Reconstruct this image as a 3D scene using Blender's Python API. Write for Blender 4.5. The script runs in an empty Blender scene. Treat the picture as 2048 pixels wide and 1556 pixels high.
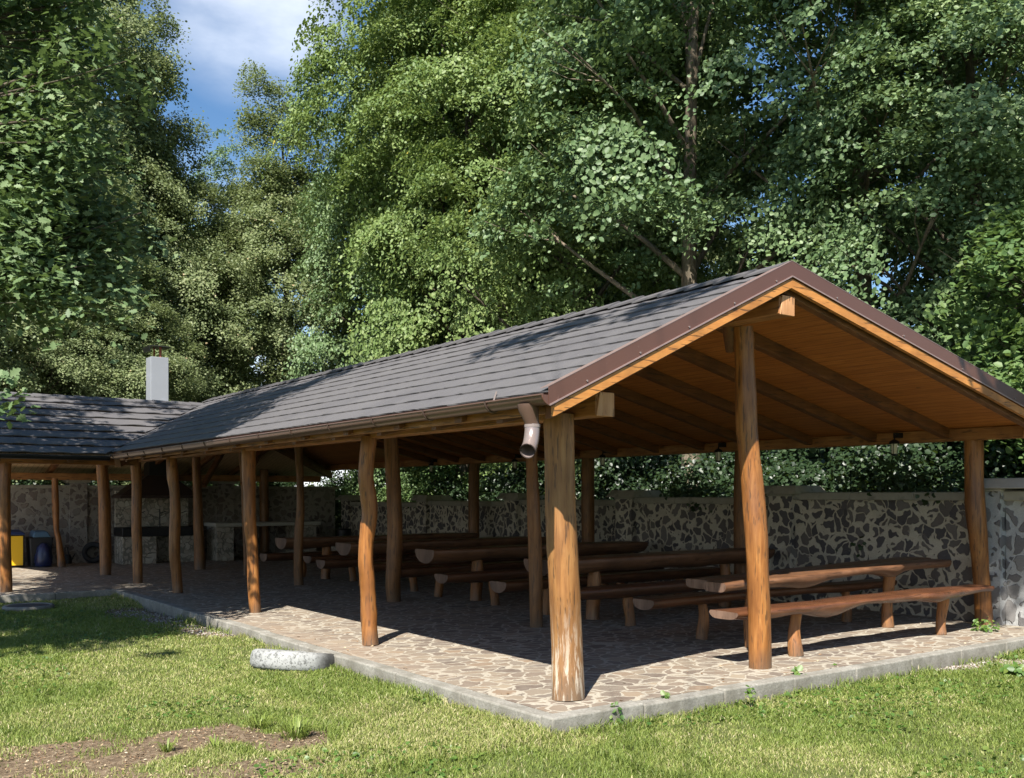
import bpy, math, random
import numpy as np
from mathutils import Vector, Matrix
random.seed(7)
R = math.radians
scene = bpy.context.scene
COL = scene.collection

# ------------------------------------------------------------------ camera model (real, level camera; the frame is shifted up)
F = 1971.0; CX = 1024.0; HY = 991.0; EYE = 1.5
TH = math.atan(1426 / 1971.0)
DX, DY = math.sin(TH), math.cos(TH)
RX, RY = math.cos(TH), -math.sin(TH)
_Z = F * EYE / 449; _x = (1105 - CX) / F * _Z
CAM = Vector((-(_Z * DX + _x * RX), -(_Z * DY + _x * RY), EYE))
def ray(px, py): return Vector((DX * F + RX * (px - CX), DY * F + RY * (px - CX), HY - py))
def onz(px, py, z=0.0):
    a = ray(px, py); return CAM + a * ((z - EYE) / a.z)
def onx(px, py, X):
    a = ray(px, py); return CAM + a * ((X - CAM.x) / a.x)
def depth(p): return (p[0] - CAM.x) * DX + (p[1] - CAM.y) * DY
def atdepth(px, py, Z): return CAM + ray(px, py) * (Z / F)

cd = bpy.data.cameras.new('camera'); cam = bpy.data.objects.new('camera', cd); COL.objects.link(cam)
cam.location = CAM; cam.rotation_euler = (R(90), 0, -TH)
cd.sensor_width = 36; cd.lens = 36 * F / 2048; cd.shift_y = (HY - 778) / 2048; cd.clip_end = 3000; cd.clip_start = 0.05
scene.camera = cam

# ------------------------------------------------------------------ object helpers
WO = {}
def tag(o, label=None, cat=None, group=None, kind=None):
    if label: o['label'] = label
    if cat: o['category'] = cat
    if group: o['group'] = group
    if kind: o['kind'] = kind
    return o
def empty(name, loc, label=None, cat=None, group=None, kind=None):
    o = bpy.data.objects.new(name, None); o.empty_display_size = .2; COL.objects.link(o)
    o.location = loc; WO[o.name] = Vector(loc); return tag(o, label, cat, group, kind)
def link(o, parent, origin):
    COL.objects.link(o); WO[o.name] = Vector(origin)
    if parent:
        o.parent = parent; o.location = Vector(origin) - WO[parent.name]
    else: o.location = origin
    return o
def copy_tree(o, parent=None):
    c = o.copy(); COL.objects.link(c)
    if parent: c.parent = parent
    for ch in list(o.children): copy_tree(ch, c)
    return c

class MB:
    def __init__(s): s.v = []; s.f = []; s.sm = []
    def add(s, vs, fs, smooth=False):
        n = len(s.v); s.v += [tuple(v) for v in vs]
        for f in fs: s.f.append(tuple(i + n for i in f)); s.sm.append(smooth)
        return s
    def box(s, x0, x1, y0, y1, z0, z1):
        vs = [(x0,y0,z0),(x1,y0,z0),(x1,y1,z0),(x0,y1,z0),(x0,y0,z1),(x1,y0,z1),(x1,y1,z1),(x0,y1,z1)]
        return s.add(vs, [(0,3,2,1),(4,5,6,7),(0,1,5,4),(1,2,6,5),(2,3,7,6),(3,0,4,7)])
    def hexa(s, vs): return s.add(vs, [(0,3,2,1),(4,5,6,7),(0,1,5,4),(1,2,6,5),(2,3,7,6),(3,0,4,7)])
    def bar(s, a, b, w, h, up=(0,0,1)):
        a = Vector(a); b = Vector(b); d = (b - a).normalized(); sd = d.cross(Vector(up)).normalized(); u = sd.cross(d)
        vs = []
        for p in (a, b):
            for i, j in ((-1,-1),(1,-1),(1,1),(-1,1)): vs.append(p + sd * (i * w / 2) + u * (j * h / 2))
        return s.add(vs, [(3,2,1,0),(4,5,6,7),(0,1,5,4),(1,2,6,5),(2,3,7,6),(3,0,4,7)])
    def tube(s, pts, rad, n=14, cap=True, smooth=True, wob=None):
        pts = [Vector(p) for p in pts]
        if not hasattr(rad, '__len__'): rad = [rad] * len(pts)
        rings = []; prev = None
        for i, p in enumerate(pts):
            t = (pts[min(i + 1, len(pts) - 1)] - pts[max(i - 1, 0)]).normalized()
            if prev is None:
                a = Vector((1, 0, 0)) if abs(t.x) < .8 else Vector((0, 1, 0)); u = t.cross(a).normalized()
            else: u = (prev - t * prev.dot(t)).normalized()
            prev = u; w = t.cross(u)
            ring = []
            for k in range(n):
                an = 2 * math.pi * k / n; r = rad[i]
                if wob: r *= wob(an, i)
                ring.append(p + u * (math.cos(an) * r) + w * (math.sin(an) * r))
            rings.append(ring)
        vs = [v for r_ in rings for v in r_]; fs = []
        for i in range(len(pts) - 1):
            for k in range(n):
                k2 = (k + 1) % n; fs.append((i*n+k, i*n+k2, (i+1)*n+k2, (i+1)*n+k))
        s.add(vs, fs, smooth)
        if cap:
            s.add(rings[0], [tuple(reversed(range(n)))]); s.add(rings[-1], [tuple(range(n))])
        return s
    def build(s, name, mat, parent=None, origin=None, bevel=0, bseg=1):
        if origin is None:
            xs = list(zip(*s.v)); origin = Vector([(min(c) + max(c)) / 2 for c in xs])
        origin = Vector(origin)
        me = bpy.data.meshes.new(name)
        me.from_pydata([(v[0]-origin.x, v[1]-origin.y, v[2]-origin.z) for v in s.v], [], s.f)
        me.polygons.foreach_set('use_smooth', s.sm)
        me.materials.append(mat); me.update()
        o = bpy.data.objects.new(name, me); link(o, parent, origin)
        if bevel:
            m = o.modifiers.new('bevel', 'BEVEL'); m.width = bevel; m.segments = bseg; m.limit_method = 'ANGLE'; m.angle_limit = R(40)
        return o

def npmesh(name, V, faces_n, FI, mat, parent=None, origin=(0,0,0), attr=None):
    """V (n,3) array, FI flat index array with constant face size faces_n"""
    me = bpy.data.meshes.new(name)
    V = np.asarray(V, dtype=np.float32) - np.array(origin, dtype=np.float32)
    me.vertices.add(len(V)); me.vertices.foreach_set('co', V.ravel())
    nl = len(FI); me.loops.add(nl); me.loops.foreach_set('vertex_index', np.asarray(FI, dtype=np.int32))
    npol = nl // faces_n; me.polygons.add(npol)
    me.polygons.foreach_set('loop_start', np.arange(0, nl, faces_n, dtype=np.int32))
    me.update(calc_edges=True)
    if attr is not None:
        for k, arr in attr.items():
            a = me.attributes.new(k, 'FLOAT', 'POINT'); a.data.foreach_set('value', np.asarray(arr, dtype=np.float32))
    me.materials.append(mat)
    o = bpy.data.objects.new(name, me); link(o, parent, origin); return o

# ------------------------------------------------------------------ node material helpers
class NM:
    def __init__(s, name):
        s.m = bpy.data.materials.new(name); s.m.use_nodes = True; s.t = s.m.node_tree; s.t.nodes.clear()
        s.out = s.t.nodes.new('ShaderNodeOutputMaterial')
    def n(s, typ, **kw):
        nd = s.t.nodes.new(typ)
        for k, v in kw.items():
            if k.startswith('i_'):
                key = k[2:]; key = int(key) if key.isdigit() else key.replace('_', ' ')
                nd.inputs[key].default_value = v
            else: setattr(nd, k, v)
        return nd
    def l(s, a, b): s.t.links.new(a, b)
    def coord(s, kind='Object', scale=(1,1,1), rot=(0,0,0), loc=(0,0,0)):
        c = s.n('ShaderNodeTexCoord'); mp = s.n('ShaderNodeMapping')
        mp.inputs['Scale'].default_value = scale; mp.inputs['Rotation'].default_value = rot; mp.inputs['Location'].default_value = loc
        s.l(c.outputs[kind], mp.inputs['Vector']); return mp.outputs['Vector']
    def world(s, scale=(1,1,1), rot=(0,0,0)):
        g = s.n('ShaderNodeNewGeometry'); mp = s.n('ShaderNodeMapping')
        mp.inputs['Scale'].default_value = scale; mp.inputs['Rotation'].default_value = rot
        s.l(g.outputs['Position'], mp.inputs['Vector']); return mp.outputs['Vector']
    def noise(s, vec, scale, detail=4, rough=.5, dist=0):
        nd = s.n('ShaderNodeTexNoise'); nd.inputs['Scale'].default_value = scale; nd.inputs['Detail'].default_value = detail
        nd.inputs['Roughness'].default_value = rough; nd.inputs['Distortion'].default_value = dist
        s.l(vec, nd.inputs['Vector']); return nd
    def vor(s, vec, scale, feature='F1', rand=1.0):
        nd = s.n('ShaderNodeTexVoronoi'); nd.feature = feature; nd.inputs['Scale'].default_value = scale
        nd.inputs['Randomness'].default_value = rand
        s.l(vec, nd.inputs['Vector']); return nd
    def ramp(s, fac, stops, interp='LINEAR'):
        nd = s.n('ShaderNodeValToRGB'); cr = nd.color_ramp; cr.interpolation = interp
        while len(cr.elements) < len(stops): cr.elements.new(.5)
        for e, (p, c) in zip(cr.elements, stops):
            e.position = p; e.color = (c, c, c, 1) if not hasattr(c, '__len__') else (*c, 1)
        s.l(fac, nd.inputs['Fac']); return nd.outputs['Color']
    def mix(s, fac, a, b, mode='MIX'):
        nd = s.n('ShaderNodeMix', data_type='RGBA', blend_type=mode)
        for key, v in ((0, fac), (6, a), (7, b)):
            if isinstance(v, (int, float)): nd.inputs[key].default_value = v
            elif isinstance(v, tuple): nd.inputs[key].default_value = (*v, 1)
            else: s.l(v, nd.inputs[key])
        return nd.outputs[2]
    def math(s, op, a, b=0.0, clamp=False):
        nd = s.n('ShaderNodeMath', operation=op, use_clamp=clamp)
        for i, v in enumerate((a, b)):
            if isinstance(v, (int, float)): nd.inputs[i].default_value = v
            else: s.l(v, nd.inputs[i])
        return nd.outputs[0]
    def vadd(s, v, noisecol, amt):
        a = s.n('ShaderNodeVectorMath', operation='SUBTRACT'); s.l(noisecol, a.inputs[0]); a.inputs[1].default_value = (.5,.5,.5)
        b = s.n('ShaderNodeVectorMath', operation='SCALE'); s.l(a.outputs[0], b.inputs[0]); b.inputs['Scale'].default_value = amt
        c = s.n('ShaderNodeVectorMath', operation='ADD'); s.l(v, c.inputs[0]); s.l(b.outputs[0], c.inputs[1]); return c.outputs[0]
    def bump(s, h, strength=.5, dist=.01, prev=None):
        nd = s.n('ShaderNodeBump'); nd.inputs['Strength'].default_value = strength; nd.inputs['Distance'].default_value = dist
        s.l(h, nd.inputs['Height'])
        if prev is not None: s.l(prev, nd.inputs['Normal'])
        return nd.outputs[0]
    def bsdf(s, color, rough=.6, metal=0, spec=.5, normal=None):
        p = s.n('ShaderNodeBsdfPrincipled')
        for k, v in (('Base Color', color), ('Roughness', rough), ('Metallic', metal), ('Specular IOR Level', spec)):
            if isinstance(v, (int, float)): p.inputs[k].default_value = v
            elif isinstance(v, tuple): p.inputs[k].default_value = (*v, 1)
            else: s.l(v, p.inputs[k])
        if normal is not None: s.l(normal, p.inputs['Normal'])
        return p
    def done(s, shader): s.l(shader.outputs[0], s.out.inputs['Surface']); return s.m

def mat_log(name, cols, rough=.42, axis='z', weather=False, seedloc=(0,0,0), grey=0.0, knots=True):
    """varnished wood with the grain running along one axis"""
    m = NM(name)
    sc = {'z': (1,1,.09), 'y': (1,.07,1), 'x': (.07,1,1)}[axis]
    v = m.coord('Object', sc, loc=seedloc)
    info = m.n('ShaderNodeObjectInfo')
    cmb = m.n('ShaderNodeCombineXYZ'); rnd = m.math('MULTIPLY', info.outputs['Random'], 37.0)
    m.l(rnd, cmb.inputs[0]); m.l(rnd, cmb.inputs[2])
    va = m.n('ShaderNodeVectorMath', operation='ADD'); m.l(v, va.inputs[0]); m.l(cmb.outputs[0], va.inputs[1]); v = va.outputs[0]
    g = m.noise(v, 30, 6, .65, .4); g2 = m.noise(v, 9, 4, .6, .8)
    vb = m.coord('Object', (1,1,.45) if axis == 'z' else (1,1,1)); b = m.noise(vb, 3.2, 3, .55)
    col = m.ramp(g.outputs['Fac'], [(.25, cols[0]), (.5, cols[1]), (.72, cols[2])])
    col = m.mix(m.ramp(g2.outputs['Fac'], [(.35, 0.0), (.7, .55)]), col, cols[0])
    col = m.mix(m.ramp(b.outputs['Fac'], [(.42, 0.0), (.68, .55)]), col, tuple(c * .55 for c in cols[0]))
    crk = m.noise(v, 55, 2, .5, 0)
    cr = m.ramp(crk.outputs['Fac'], [(.355, 1.0), (.40, 0.0)])
    col = m.mix(m.math('MULTIPLY', cr, .7), col, (.05, .025, .012))
    if knots:
        kv = m.coord('Object', (1,1,.55) if axis == 'z' else ((.55,1,1) if axis == 'x' else (1,.55,1)))
        kk = m.vor(kv, 3.1 if axis == 'z' else 4.0)
        kf = m.ramp(kk.outputs['Distance'], [(.05, .8), (.11, 0.0)])
        col = m.mix(kf, col, (.07, .028, .01))
    if weather:
        gz = m.n('ShaderNodeNewGeometry'); sp = m.n('ShaderNodeSeparateXYZ'); m.l(gz.outputs['Position'], sp.inputs[0])
        low = m.math('MULTIPLY', m.math('SUBTRACT', .75, sp.outputs[2], True), 1.25, True)
        wn = m.noise(m.coord('Object', (1,1,.12)), 26, 6, .7, .3)
        wf = m.math('MULTIPLY', m.ramp(wn.outputs['Fac'], [(.50, 0.0), (.60, 1.0)]), m.math('MULTIPLY', low, 1.1, True))
        col = m.mix(m.math('MULTIPLY', low, .55), col, (.17,.115,.07))
        col = m.mix(wf, col, (.55, .48, .38))
    if axis == 'z' and knots:
        gq = m.n('ShaderNodeNewGeometry'); sq = m.n('ShaderNodeSeparateXYZ'); m.l(gq.outputs['Position'], sq.inputs[0])
        ft = m.math('MULTIPLY', m.math('SUBTRACT', m.math('MULTIPLY', b.outputs['Fac'], .45), sq.outputs[2], True), 3.0, True)
        col = m.mix(m.math('MULTIPLY', ft, .7), col, (.10,.075,.05))
    if grey: col = m.mix(grey, col, (.22, .19, .15))
    h = m.math('ADD', g.outputs['Fac'], m.math('MULTIPLY', cr, -.8))
    nb = m.bump(h, .35, .006); nb = m.bump(b.outputs['Fac'], .4, .02, nb)
    rr = m.ramp(g2.outputs['Fac'], [(.3, rough - .08), (.7, rough + .16)])
    return m.done(m.bsdf(col, rr, 0, .45, nb))

M = {}
M['post'] = mat_log('post_wood', [(.13,.044,.010), (.29,.115,.028), (.41,.19,.055)], .42)
M['post_weathered'] = mat_log('weathered_post_wood', [(.15,.060,.017), (.32,.145,.043), (.45,.24,.085)], .5, weather=True)
M['post_shaded'] = mat_log('shaded_post_wood', [(.11,.045,.012), (.21,.090,.027), (.29,.135,.042)], .5)  # inner posts: the shade under the roof is put into this darker wood
M['beam'] = mat_log('beam_wood', [(.22,.085,.025), (.36,.16,.05), (.46,.23,.08)], .5, 'y')
M['beam_x'] = mat_log('beam_wood_across', [(.22,.085,.025), (.36,.16,.05), (.46,.23,.08)], .5, 'x')
M['barge'] = mat_log('barge_board_wood', [(.38,.15,.035), (.50,.21,.05), (.58,.27,.07)], .5, 'x')
M['rafter'] = mat_log('rafter_wood', [(.11,.042,.014), (.18,.072,.024), (.23,.10,.036)], .55, 'x')
M['endgrain'] = mat_log('sawn_end_wood', [(.42,.19,.075), (.56,.29,.13), (.64,.37,.19)], .6, 'z')
M['bench'] = mat_log('bench_wood', [(.075,.030,.014), (.13,.055,.025), (.19,.088,.042)], .36, 'x')
M['bench_leg'] = mat_log('bench_leg_wood', [(.17,.065,.02), (.30,.12,.035), (.40,.19,.06)], .45)
M['table'] = mat_log('table_wood', [(.10,.045,.022), (.17,.080,.038), (.24,.125,.065)], .38, 'x')

def mat_ceiling(name, c0, c1, c2):
    m = NM(name); v = m.world((1, .12, 1)); w = m.world()
    sp = m.n('ShaderNodeSeparateXYZ'); m.l(w, sp.inputs[0])
    q = m.math('MULTIPLY', sp.outputs[0], 9.2); fr = m.math('FRACT', q); fl = m.math('FLOOR', q)
    wn = m.n('ShaderNodeTexWhiteNoise', noise_dimensions='1D'); m.l(fl, wn.inputs['W'])
    g = m.noise(v, 22, 5, .6, .5)
    col = m.ramp(g.outputs['Fac'], [(.3, c0), (.5, c1), (.7, c2)])
    col = m.mix(m.math('MULTIPLY', wn.outputs['Value'], .45), col, c0)
    kk = m.vor(m.world((1, .6, 1)), 5.5); col = m.mix(m.ramp(kk.outputs['Distance'], [(.06, .75), (.1, 0.0)]), col, (.08,.03,.01))
    gap = m.math('LESS_THAN', fr, .06); col = m.mix(m.math('MULTIPLY', gap, .75), col, (.05,.02,.008))
    nb = m.bump(m.math('SUBTRACT', 1.0, gap), .6, .006)
    return m.done(m.bsdf(col, .55, 0, .4, nb))
M['ceiling'] = mat_ceiling('ceiling_board_wood', (.29,.095,.020), (.42,.150,.034), (.50,.195,.050))
M['ceiling_bounce_lit'] = mat_ceiling('bounce_lit_ceiling_board_wood', (.42,.27,.14), (.55,.38,.22), (.62,.46,.28))  # wing boards: light bounced off the ground is put into the paler colour

def mat_roof():
    m = NM('roof_tile_metal'); v = m.world()
    n = m.noise(v, 300, 2, .6); b = m.noise(v, 1.4, 4, .6)
    st = m.noise(m.world((1,1,1)), 9, 5, .7)
    col = m.ramp(n.outputs['Fac'], [(.3, (.062,.058,.061)), (.7, (.118,.112,.115))])
    col = m.mix(m.ramp(b.outputs['Fac'], [(.35, 0.0), (.7, .45)]), col, (.14,.132,.13))
    li = m.vor(v, 16); lf = m.ramp(li.outputs['Distance'], [(.05, .9), (.09, 0.0)])
    keep = m.math('GREATER_THAN', st.outputs['Fac'], .52)
    col = m.mix(m.math('MULTIPLY', m.math('MULTIPLY', lf, keep), .5), col, (.42,.42,.38))
    nb = m.bump(n.outputs['Fac'], .35, .003)
    return m.done(m.bsdf(col, .62, 0, .5, nb))
M['roof'] = mat_roof()

def simple(name, col, rough=.5, metal=0, var=.25, nscale=8, bump=.15, spec=.5, spots=None):
    m = NM(name); v = m.coord('Object'); n = m.noise(v, nscale, 5, .6)
    c = m.mix(n.outputs['Fac'], tuple(x * (1 - var) for x in col), tuple(min(1, x * (1 + var)) for x in col))
    if spots:
        s2 = m.noise(v, spots[1], 4, .7); c = m.mix(m.ramp(s2.outputs['Fac'], [(spots[2], 0.0), (spots[2] + .08, spots[3])]), c, spots[0])
    nb = m.bump(n.outputs['Fac'], bump, .004)
    return m.done(m.bsdf(c, rough, metal, spec, nb))
M['flash'] = simple('brown_sheet_metal', (.098,.044,.030), .38, 0, .1, 3, .02, .5, ((.3,.25,.2), 60, .66, .35))
M['gutter'] = simple('brown_gutter_metal', (.125,.075,.058), .32, .25, .15, 4, .03)
M['spout'] = simple('grey_brown_pipe', (.30,.24,.22), .25, .45, .12, 5, .03)
M['bracket'] = simple('bracket_metal', (.09,.06,.05), .4, .4)
M['black_metal'] = simple('black_metal', (.014,.014,.015), .5, .4)
M['hood'] = simple('sooty_sheet_metal', (.035,.022,.018), .6, .3)
M['chimney'] = simple('grey_render', (.26,.275,.30), .5, .1, .08, 3, .03, .4, ((.30,.32,.36), 3, .55, .5))
M['rust'] = simple('rusty_metal', (.30,.09,.05), .7, .3)
M['rubber'] = simple('black_rubber', (.022,.023,.026), .75, 0, .3, 20, .3)
M['yellow'] = simple('yellow_painted_bin', (.85,.50,.012), .45, 0, .06, 6, .02)
M['blue_plastic'] = simple('blue_plastic', (.02,.045,.14), .45)
M['blue_bag'] = simple('dark_blue_bag', (.012,.02,.07), .35, 0, .3, 14, .5)
M['grey_blue'] = simple('grey_blue_plastic', (.08,.16,.24), .5)
M['black_plastic'] = simple('black_plastic', (.012,.013,.016), .5)
M['glass'] = simple('frosted_lamp_glass', (.55,.53,.42), .25, 0, .05)
M['slab_pale'] = simple('pale_stone_slab', (.36,.34,.29), .8, 0, .2, 10)
M['iron_lid'] = simple('dark_manhole_iron', (.06,.055,.05), .8, .2)

def mat_concrete():
    m = NM('kerb_concrete'); v = m.world(); n = m.noise(v, 45, 6, .7); b = m.noise(v, 3.2, 5, .65); f = m.noise(m.world((1,1,.25)), 14, 4, .6)
    col = m.ramp(n.outputs['Fac'], [(.3, (.19,.18,.155)), (.7, (.36,.345,.305))])
    col = m.mix(m.ramp(b.outputs['Fac'], [(.38, 0.0), (.62, .75)]), col, (.14,.13,.105))
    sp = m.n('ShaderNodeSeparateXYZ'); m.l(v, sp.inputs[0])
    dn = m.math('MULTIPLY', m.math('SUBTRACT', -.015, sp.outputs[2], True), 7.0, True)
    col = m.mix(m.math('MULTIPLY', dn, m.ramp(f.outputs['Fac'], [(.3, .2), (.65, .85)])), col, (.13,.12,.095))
    nb = m.bump(n.outputs['Fac'], .5, .008); nb = m.bump(b.outputs['Fac'], .5, .02, nb)
    return m.done(m.bsdf(col, .9, 0, .3, nb))
M['concrete'] = mat_concrete()

def mat_flag():
    m = NM('flagstone_paving'); v = m.world(); nz = m.noise(v, 3.5, 3, .6)
    vd = m.vadd(m.vadd(v, nz.outputs['Color'], .22), m.noise(v, 16, 3, .6).outputs['Color'], .035)
    mp = m.n('ShaderNodeMapping'); mp.inputs['Scale'].default_value = (1.0, 1.35, 0.0); mp.inputs['Rotation'].default_value = (0,0,.5); m.l(vd, mp.inputs['Vector'])
    e = m.vor(mp.outputs[0], 5.3, 'DISTANCE_TO_EDGE'); c = m.vor(mp.outputs[0], 5.3, 'F1')
    fine = m.noise(v, 60, 5, .65); mid = m.noise(v, 11, 4, .6)
    ed = m.math('ADD', e.outputs['Distance'], m.math('MULTIPLY', m.math('SUBTRACT', mid.outputs['Fac'], .5), .05))
    mort = m.ramp(ed, [(.045, 1.0), (.075, 0.0)])
    sep = m.n('ShaderNodeSeparateColor'); m.l(c.outputs['Color'], sep.inputs[0])
    stone = m.ramp(sep.outputs[0], [(0.0, (.11,.083,.067)), (.25, (.17,.127,.095)), (.5, (.235,.187,.135)), (.72, (.15,.122,.10)), (.93, (.22,.15,.095)), (1.0, (.28,.23,.165))])
    stone = m.mix(m.ramp(mid.outputs['Fac'], [(.3, 0.0), (.75, .5)]), stone, (.26,.23,.185))
    mc = m.ramp(fine.outputs['Fac'], [(.3, (.26,.232,.185)), (.7, (.43,.39,.315))])
    col = m.mix(mort, stone, mc)
    # trodden dirt towards the lawn edge by the tyre
    sp = m.n('ShaderNodeSeparateXYZ'); m.l(v, sp.inputs[0])
    fx = m.ramp(m.math('ADD', sp.outputs[0], m.math('MULTIPLY', mid.outputs['Fac'], .5)), [(.45, 1.0), (.95, 0.0)])
    dy = m.math('ABSOLUTE', m.math('SUBTRACT', sp.outputs[1], 4.6)); fy = m.ramp(m.math('MULTIPLY', dy, .25), [(.3, 1.0), (.9, 0.0)])
    big = m.noise(v, 5, 4, .6)
    col = m.mix(m.math('MULTIPLY', m.math('MULTIPLY', fx, fy), m.ramp(big.outputs['Fac'], [(.35, .25), (.6, .8)])), col, (.27,.21,.155))
    h = m.math('MULTIPLY', m.math('SUBTRACT', 1.0, mort), .8)
    nb = m.bump(h, .55, .008); nb = m.bump(fine.outputs['Fac'], .3, .004, nb); nb = m.bump(mid.outputs['Fac'], .3, .012, nb)
    return m.done(m.bsdf(col, .78, 0, .35, nb))
M['flag'] = mat_flag()

def mat_wall(name, scale, mortar, stones, seed, width=.085):
    m = NM(name); v = m.world((1,1,1)); sh = m.n('ShaderNodeMapping'); sh.inputs['Location'].default_value = seed; m.l(v, sh.inputs['Vector'])
    nz = m.noise(sh.outputs[0], 5, 2, .5); vd = m.vadd(sh.outputs[0], nz.outputs['Color'], .24)
    e = m.vor(vd, scale, 'DISTANCE_TO_EDGE'); c = m.vor(vd, scale, 'F1')
    mid = m.noise(v, 7, 4, .6); fine = m.noise(v, 70, 5, .65); soft = m.noise(v, 6, 1, .4)
    ed = m.math('ADD', e.outputs['Distance'], m.math('MULTIPLY', m.math('SUBTRACT', soft.outputs['Fac'], .5), .42))
    mort = m.ramp(ed, [(width, 1.0), (width + .035, 0.0)])
    sep = m.n('ShaderNodeSeparateColor'); m.l(c.outputs['Color'], sep.inputs[0])
    stone = m.ramp(sep.outputs[0], [(0, stones[0]), (.4, stones[1]), (.7, stones[2]), (1, stones[3])])
    stone = m.mix(m.ramp(fine.outputs['Fac'], [(.3, 0.0), (.8, .45)]), stone, stones[3])
    mc = m.ramp(fine.outputs['Fac'], [(.3, tuple(x * .75 for x in mortar)), (.7, mortar)])
    mc = m.mix(m.ramp(mid.outputs['Fac'], [(.45, 0.0), (.75, .5)]), mc, tuple(x * .6 for x in mortar))
    col = m.mix(mort, stone, mc)
    h = m.math('MULTIPLY', m.math('SUBTRACT', 1.0, mort), .9)
    nb = m.bump(h, .8, .03); nb = m.bump(fine.outputs['Fac'], .5, .01, nb); nb = m.bump(mid.outputs['Fac'], .4, .03, nb)
    return m.done(m.bsdf(col, .88, 0, .3, nb))
M['wall'] = mat_wall('rubble_wall_stone', 6.2, (.52,.46,.36), [(.055,.05,.054), (.085,.076,.078), (.12,.10,.088), (.17,.15,.135)], (0,0,0), .10)
M['wall2'] = mat_wall('pale_rubble_wall_stone', 5.4, (.30,.27,.235), [(.10,.08,.075), (.14,.11,.10), (.18,.145,.125), (.2,.18,.16)], (3,5,1), .13)
M['rubble'] = mat_wall('fireplace_stone', 8.5, (.22,.2,.16), [(.28,.25,.2), (.36,.32,.26), (.3,.25,.2), (.44,.4,.33)], (9,2,1), .05)
M['pillar'] = mat_wall('rough_pillar_stone', 5.0, (.42,.42,.41), [(.09,.085,.085), (.14,.13,.13), (.2,.19,.18), (.27,.26,.25)], (1,7,1), .12)
M['coping'] = simple('coping_concrete', (.29,.27,.22), .9, 0, .25, 9, .4, .3, ((.14,.135,.11), 3, .55, .6))

def mat_ground():
    m = NM('lawn_soil'); v = m.world(); n = m.noise(v, 2.2, 5, .65); f = m.noise(v, 90, 4, .7); g = m.noise(v, 25, 5, .7)
    c = m.ramp(f.outputs['Fac'], [(.3, (.055,.075,.018)), (.55, (.10,.12,.035)), (.75, (.20,.17,.08))])
    soil = m.ramp(g.outputs['Fac'], [(.3, (.075,.052,.032)), (.5, (.15,.108,.068)), (.68, (.27,.21,.14))])
    at = m.n('ShaderNodeAttribute'); at.attribute_name = 'bare'
    bf = m.math('ADD', at.outputs['Fac'], m.math('MULTIPLY', m.math('SUBTRACT', n.outputs['Fac'], .5), .5))
    c = m.mix(m.ramp(bf, [(.35, 0.0), (.55, 1.0)]), c, soil)
    nb = m.bump(f.outputs['Fac'], .6, .015); nb = m.bump(g.outputs['Fac'], .5, .03, nb)
    return m.done(m.bsdf(c, .95, 0, .2, nb))
M['ground'] = mat_ground()

def mat_leaf(name, stops, trans=.28, rough=.42, tcol=(.25,.38,.05), spec=.5):
    m = NM(name); at = m.n('ShaderNodeAttribute'); at.attribute_name = 'tint'
    col = m.ramp(at.outputs['Fac'], stops)
    p = m.bsdf(col, rough, 0, spec)
    tr = m.n('ShaderNodeBsdfTranslucent'); m.l(m.mix(.55, col, tcol), tr.inputs[0])
    mx = m.n('ShaderNodeMixShader'); mx.inputs[0].default_value = trans; m.l(p.outputs[0], mx.inputs[1]); m.l(tr.outputs[0], mx.inputs[2])
    return m.done(mx)
M['leaf_bright'] = mat_leaf('bright_green_leaves', [(0, (0.084,0.140,0.039)), (.45, (0.162,0.230,0.073)), (.8, (0.241,0.302,0.112)), (.96, (0.302,0.347,0.146)), (1, (0.470,0.370,0.067))], .28, .5, (.32,.42,.08), .3)
M['leaf_dark'] = mat_leaf('dark_green_leaves', [(0, (0.064,0.116,0.045)), (.5, (0.114,0.177,0.074)), (.85, (0.185,0.256,0.111)), (1, (0.270,0.327,0.142))], .20, .5, (.30,.42,.10), .35)
M['leaf_olive'] = mat_leaf('olive_leaves', [(0, (0.100,0.136,0.059)), (.5, (0.183,0.224,0.100)), (.8, (0.271,0.301,0.147)), (.92, (0.401,0.378,0.212)), (1, (0.543,0.401,0.236))], .32, .5, (.32,.40,.12), .3)
M['leaf_oak'] = mat_leaf('oak_leaves', [(0, (0.063,0.109,0.046)), (.5, (0.109,0.167,0.069)), (.85, (0.172,0.236,0.109)), (1, (0.230,0.218,0.057))], .22, .52, (.24,.36,.07), .3)
M['leaf_side'] = mat_leaf('light_side_leaves', [(0, (.055,.105,.035)), (.5, (.10,.165,.055)), (1, (.17,.23,.08))], .28, .5, (.28,.42,.08), .3)
M['leaf_ivy_shaded'] = mat_leaf('shaded_ivy_leaves', [(0, (.012,.026,.011)), (.6, (.026,.048,.02)), (.93, (.05,.08,.034)), (1, (.13,.17,.08))], .15, .4, spec=.4)  # tones darkened to stand in for shade from the trees overhead
M['grass'] = mat_leaf('grass_blades', [(0, (.09,.135,.026)), (.35, (.165,.22,.045)), (.6, (.255,.295,.075)), (.75, (.37,.35,.14)), (1, (.55,.47,.29))], .3, .5, (.28,.40,.06), .3)
M['weed'] = mat_leaf('weed_leaves', [(0, (.05,.11,.02)), (.6, (.09,.17,.03)), (1, (.18,.22,.05))], .3, .45)
M['litter'] = mat_leaf('dead_leaves', [(0, (.13,.08,.045)), (.45, (.26,.17,.10)), (.75, (.38,.29,.18)), (1, (.55,.48,.34))], .05, .8, (.3,.2,.1), .2)
M['pebble'] = mat_leaf('gravel_stones', [(0, (.14,.12,.10)), (.5, (.27,.24,.2)), (1, (.45,.42,.38))], 0.0, .9, (.3,.3,.3), .2)
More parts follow.
